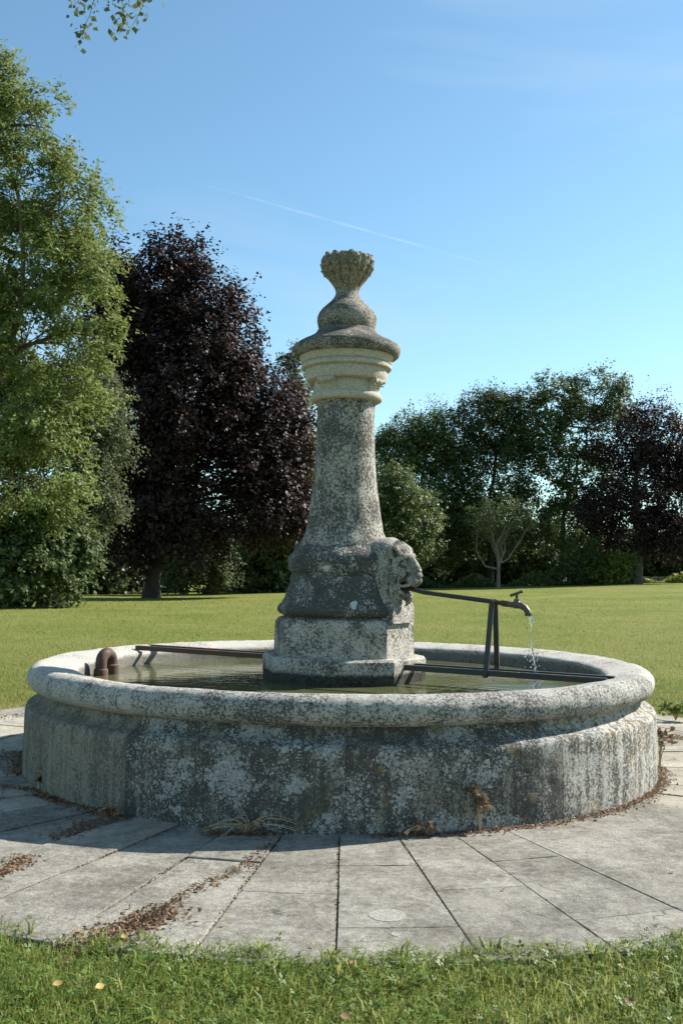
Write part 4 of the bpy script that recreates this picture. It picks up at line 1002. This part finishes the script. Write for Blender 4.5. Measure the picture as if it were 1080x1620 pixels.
litter('leaf_litter', [(0, 1245), (60, 1252), (110, 1268), (185, 1292), (200, 1297)], 630, .07, .02, .018, 'leaves heaped along the shaded left foot of basin')
litter('leaf_litter', [(0, 1200), (30, 1190), (40, 1225)], 450, .13, .015, .018, 'leaves on the shaded slabs left of the basin')
litter('leaf_litter', [(330, 1318), (390, 1322), (440, 1320)], 300, .05, .02, .014, 'dry leaves under the dead stalks at basin front left')
litter('leaf_litter', [(585, 1312), (650, 1312), (700, 1309), (790, 1297), (880, 1277)], 780, .035, .022, .015, 'dry leaves along the front right foot of the basin')
litter('leaf_litter', [(875, 1279), (935, 1262), (990, 1240), (1022, 1217), (1032, 1190)], 1350, .05, .025, .015, 'thick rusty leaf fringe along right foot of basin')
litter('leaf_litter', [(1036, 1170), (1060, 1166), (1090, 1168)], 390, .14, .012, .015, 'brown leaves beyond the basin at the right edge')
litter('leaf_litter', [(0, 1135), (25, 1136)], 180, .2, .01, .018, 'brown leaves beyond the basin at the left edge')
def joint_line(deg, r0, r1, n_, k):
    p = [(r0*cos(R(deg)-pi/2-R(.2)), r0*sin(R(deg)-pi/2-R(.2))), (r1*cos(R(deg)-pi/2-R(.2)), r1*sin(R(deg)-pi/2-R(.2)))]
    g2 = np.random.default_rng(k); u = g2.random(n_)*(.35+.65*g2.random(n_)); c = np.array(p[0])+(np.array(p[1])-np.array(p[0]))*u[:, None]+g2.normal(size=(n_, 2))*.0045
    return leaf_quads(np.stack([c[:, 0], c[:, 1], g2.uniform(-.005, .0015, n_)], -1), .0055, .6, 1.5, None, 0, g2)
JJ = [joint_line(d_, 2.05, 3.45, n_, k) for k, (d_, n_) in enumerate([(-37.5, 120), (-30, 160), (-22.5, 200), (-15, 220), (-7.5, 240), (0, 300), (7.5, 260), (15, 80), (52.5, 120)])]
tag(np_quads('joint_debris', np.concatenate(JJ), M['moss']), 'dry moss and crumbs filling the joints between the slabs', 'moss', None, 'stuff')
def dry_leaf(x, y, s, label, mat, z=.006, rz=0., curl=.25):
    s = s*.44; z = z if z < .01 else z*.8; curl = random.uniform(.2, .7)
    g_ = ground(x, y, z); v = []; f = []; K = 7
    for i in range(K):
        u = i/(K-1); wd_ = s*.36*sin(pi*(.04+.94*u))**.75; lift = curl*s*(u-.5)**2
        v += [((u-.5)*s, -wd_, lift+wd_*.35), ((u-.5)*s, 0, lift), ((u-.5)*s, wd_, lift+wd_*.35)]
    for i in range(K-1): f += [(3*i, 3*i+3, 3*i+4, 3*i+1), (3*i+1, 3*i+4, 3*i+5, 3*i+2)]
    mb = MB().add(v, f); mb.tube([(-.5*s, 0, curl*s*.25), (-.72*s, .02*s, curl*s*.2+.002)], [.0012, .0008], 4)
    o = mb.build('fallen_leaf', mat, None, 60, (g_.x, g_.y, z)); o.rotation_euler = (random.uniform(-.1, .2)+(.5 if z > .02 else 0), random.uniform(-.15, .15), rz)
    tag(o, label, 'leaf', 'single fallen leaves')
Y_, Li = M['yellow'], M['litter']
for a in [(355, 1461, .040, 'yellow leaf on the slab left of the middle joint', Y_, .006, .4), (497, 1494, .034, 'small yellow leaf on the slab just short of grass', Y_, .006, 2.1), (796, 1407, .036, 'pale tan leaf on the slab right of middle', Li, .006, 1.0),
          (1063, 1379, .050, 'pale yellow oval leaf on the far right slab', Y_, .006, .1), (401, 1393, .030, 'pale leaf beside the leaf trail on the joint', Y_, .006, .9), (380, 1350, .036, 'tan leaf below the dead stalks', Y_, .006, 2.6),
          (785, 1308, .040, 'pale leaf at the foot of the wall under the rust streak', Y_, .02, 1.4), (197, 1482, .050, 'large pale leaf on the lower left leaf drift', Y_, .03, .3), (18, 1402, .03, 'pale leaf next to the left edge drift', Y_, .006, .8),
          (92, 1556, .062, 'orange yellow leaf lying in grass at lower left', Y_, .045, .5), (158, 1561, .066, 'pale yellow leaf standing in grass at lower left', Y_, .05, .9), (246, 1524, .055, 'tan leaf in the grass edge near the leaf drift', Li, .04, .1),
          (556, 1524, .05, 'pinkish tan leaf in the grass at the middle', Li, .04, 1.3), (893, 1499, .05, 'reddish brown leaf in the grass edge at right', Li, .045, 2.0), (863, 1496, .045, 'pale brown leaf at the paving edge on the right', Li, .03, .2),
          (994, 1583, .06, 'brown leaf deep in the grass at lower right', Li, .04, 0.), (545, 1608, .06, 'brown leaf in grass at the bottom middle', Li, .045, .4)]:
    dry_leaf(*a)
def weed(x, y, n_, h, spread, label, cat, mat, name, leafy=0, out=(0, -1), seed=1, droop=1.0):
    g2 = np.random.default_rng(seed); b = ground(x, y); rad = math.hypot(b.x, b.y)
    if rad < 2.02: b *= 2.02/rad
    root = empty(name, (b.x, b.y, 0)); tag(root, label, cat)
    st = MB(); LV = []
    for k in range(n_):
        dx = g2.uniform(-1, 1)*spread; dy = out[1]*abs(g2.normal())*spread*.45+out[0]*spread*.3
        pts = []; hh = h*g2.uniform(.5, 1.1); 
        for i in range(9):
            u = i/8; pts.append(Vector((dx*u*u*.6+dx*.4*u+g2.normal()*.002, dy*u, hh*(sin(pi*.5*min(1, u*1.25))-droop*.9*max(0, u-.45)**1.5)+.004)))
        for p in pts: p.z = max(p.z, .004)
        st.tube(pts, [.0030*(1-.6*i/8) for i in range(9)], 5)
        for i in range(leafy):
            q = pts[int(g2.integers(3, 9))]; LV.append(np.array(q)+g2.normal(size=3)*.008)
        if not leafy: LV += [np.array(pts[-1])+g2.normal(size=3)*.004 for _ in range(3)]
    st.build('stem', M['straw'], root, 60)
    np_quads('foliage', leaf_quads(np.array(LV), .014 if not leafy else .026, .2, 1.6, None, .2, g2), mat, root)
weed(395, 1318, 20, .085, .24, 'tangle of dead straw stalks at the front left foot of basin', 'dry weed', M['litter'], 'dry_weed', 0, (0, -1), 4)
weed(672, 1318, 10, .055, .10, 'low dead weed at the front right of the middle joint', 'dry weed', M['litter'], 'dry_weed', 3, (0, -1), 5)
weed(748, 1310, 5, .21, .05, 'reddish dried weed climbing the wall right of centre', 'dry weed', M['litter'], 'dry_weed', 9, (0, 0), 6, .2)
weed(180, 1298, 9, .07, .09, 'brown dead weed in the shade at the wall joint on the left', 'dry weed', M['litter'], 'dry_weed', 4, (0, -1), 7)
weed(72, 1250, 3, .11, .03, 'brown withered weed against the plain wall stone at far left', 'dry weed', M['litter'], 'dry_weed', 8, (0, 0), 8, .2)
weed(1042, 1215, 7, .24, .10, 'tall thin dried weed at the right end of the basin', 'dry weed', M['litter'], 'dry_weed', 8, (0, 0), 9, .15)
weed(1068, 1140, 22, .16, .22, 'green leafy weed clump at the paving edge beyond the basin right', 'weed', M['clover'], 'green_weed', 9, (0, -.6), 10, .4)

# ------------------------------------------------------------------ vapour trails
def trail_mat():
    t = NT('vapour'); a = t.n('ShaderNodeBsdfTransparent'); d_ = t.n('ShaderNodeBsdfTranslucent'); d_.inputs['Color'].default_value = (.9, .9, .9, 1)
    n_ = t.noise(t.coord('Object'), .006, 4, .6); m_ = t.n('ShaderNodeMixShader'); t.l(t.ramp(n_, .3, .7, .0, .075), m_.inputs[0]); t.l(a.outputs[0], m_.inputs[1]); t.l(d_.outputs[0], m_.inputs[2])
    return t.done(m_.outputs[0])
M['vapour'] = trail_mat()
for (x0, y0, x1, y1, r_, lab) in [(330, 294, 760, 416, 4.5, 'long faint white vapour trail slanting across the middle of the sky'), (393, 529, 480, 540, 3.2, 'short thin vapour trail left of the column cap')]:
    a, b = at(x0, y0, 4000), at(x1, y1, 4600); mb = MB()
    mb.tube([a.lerp(b, u)-a for u in np.linspace(0, 1, 24)], [r_*(.4+.8*sin(pi*u)) for u in np.linspace(0, 1, 24)], 8)
    tag(mb.build('vapour_trail', M['vapour'], None, 179, a), lab, 'vapour trail', 'vapour trails', 'stuff')
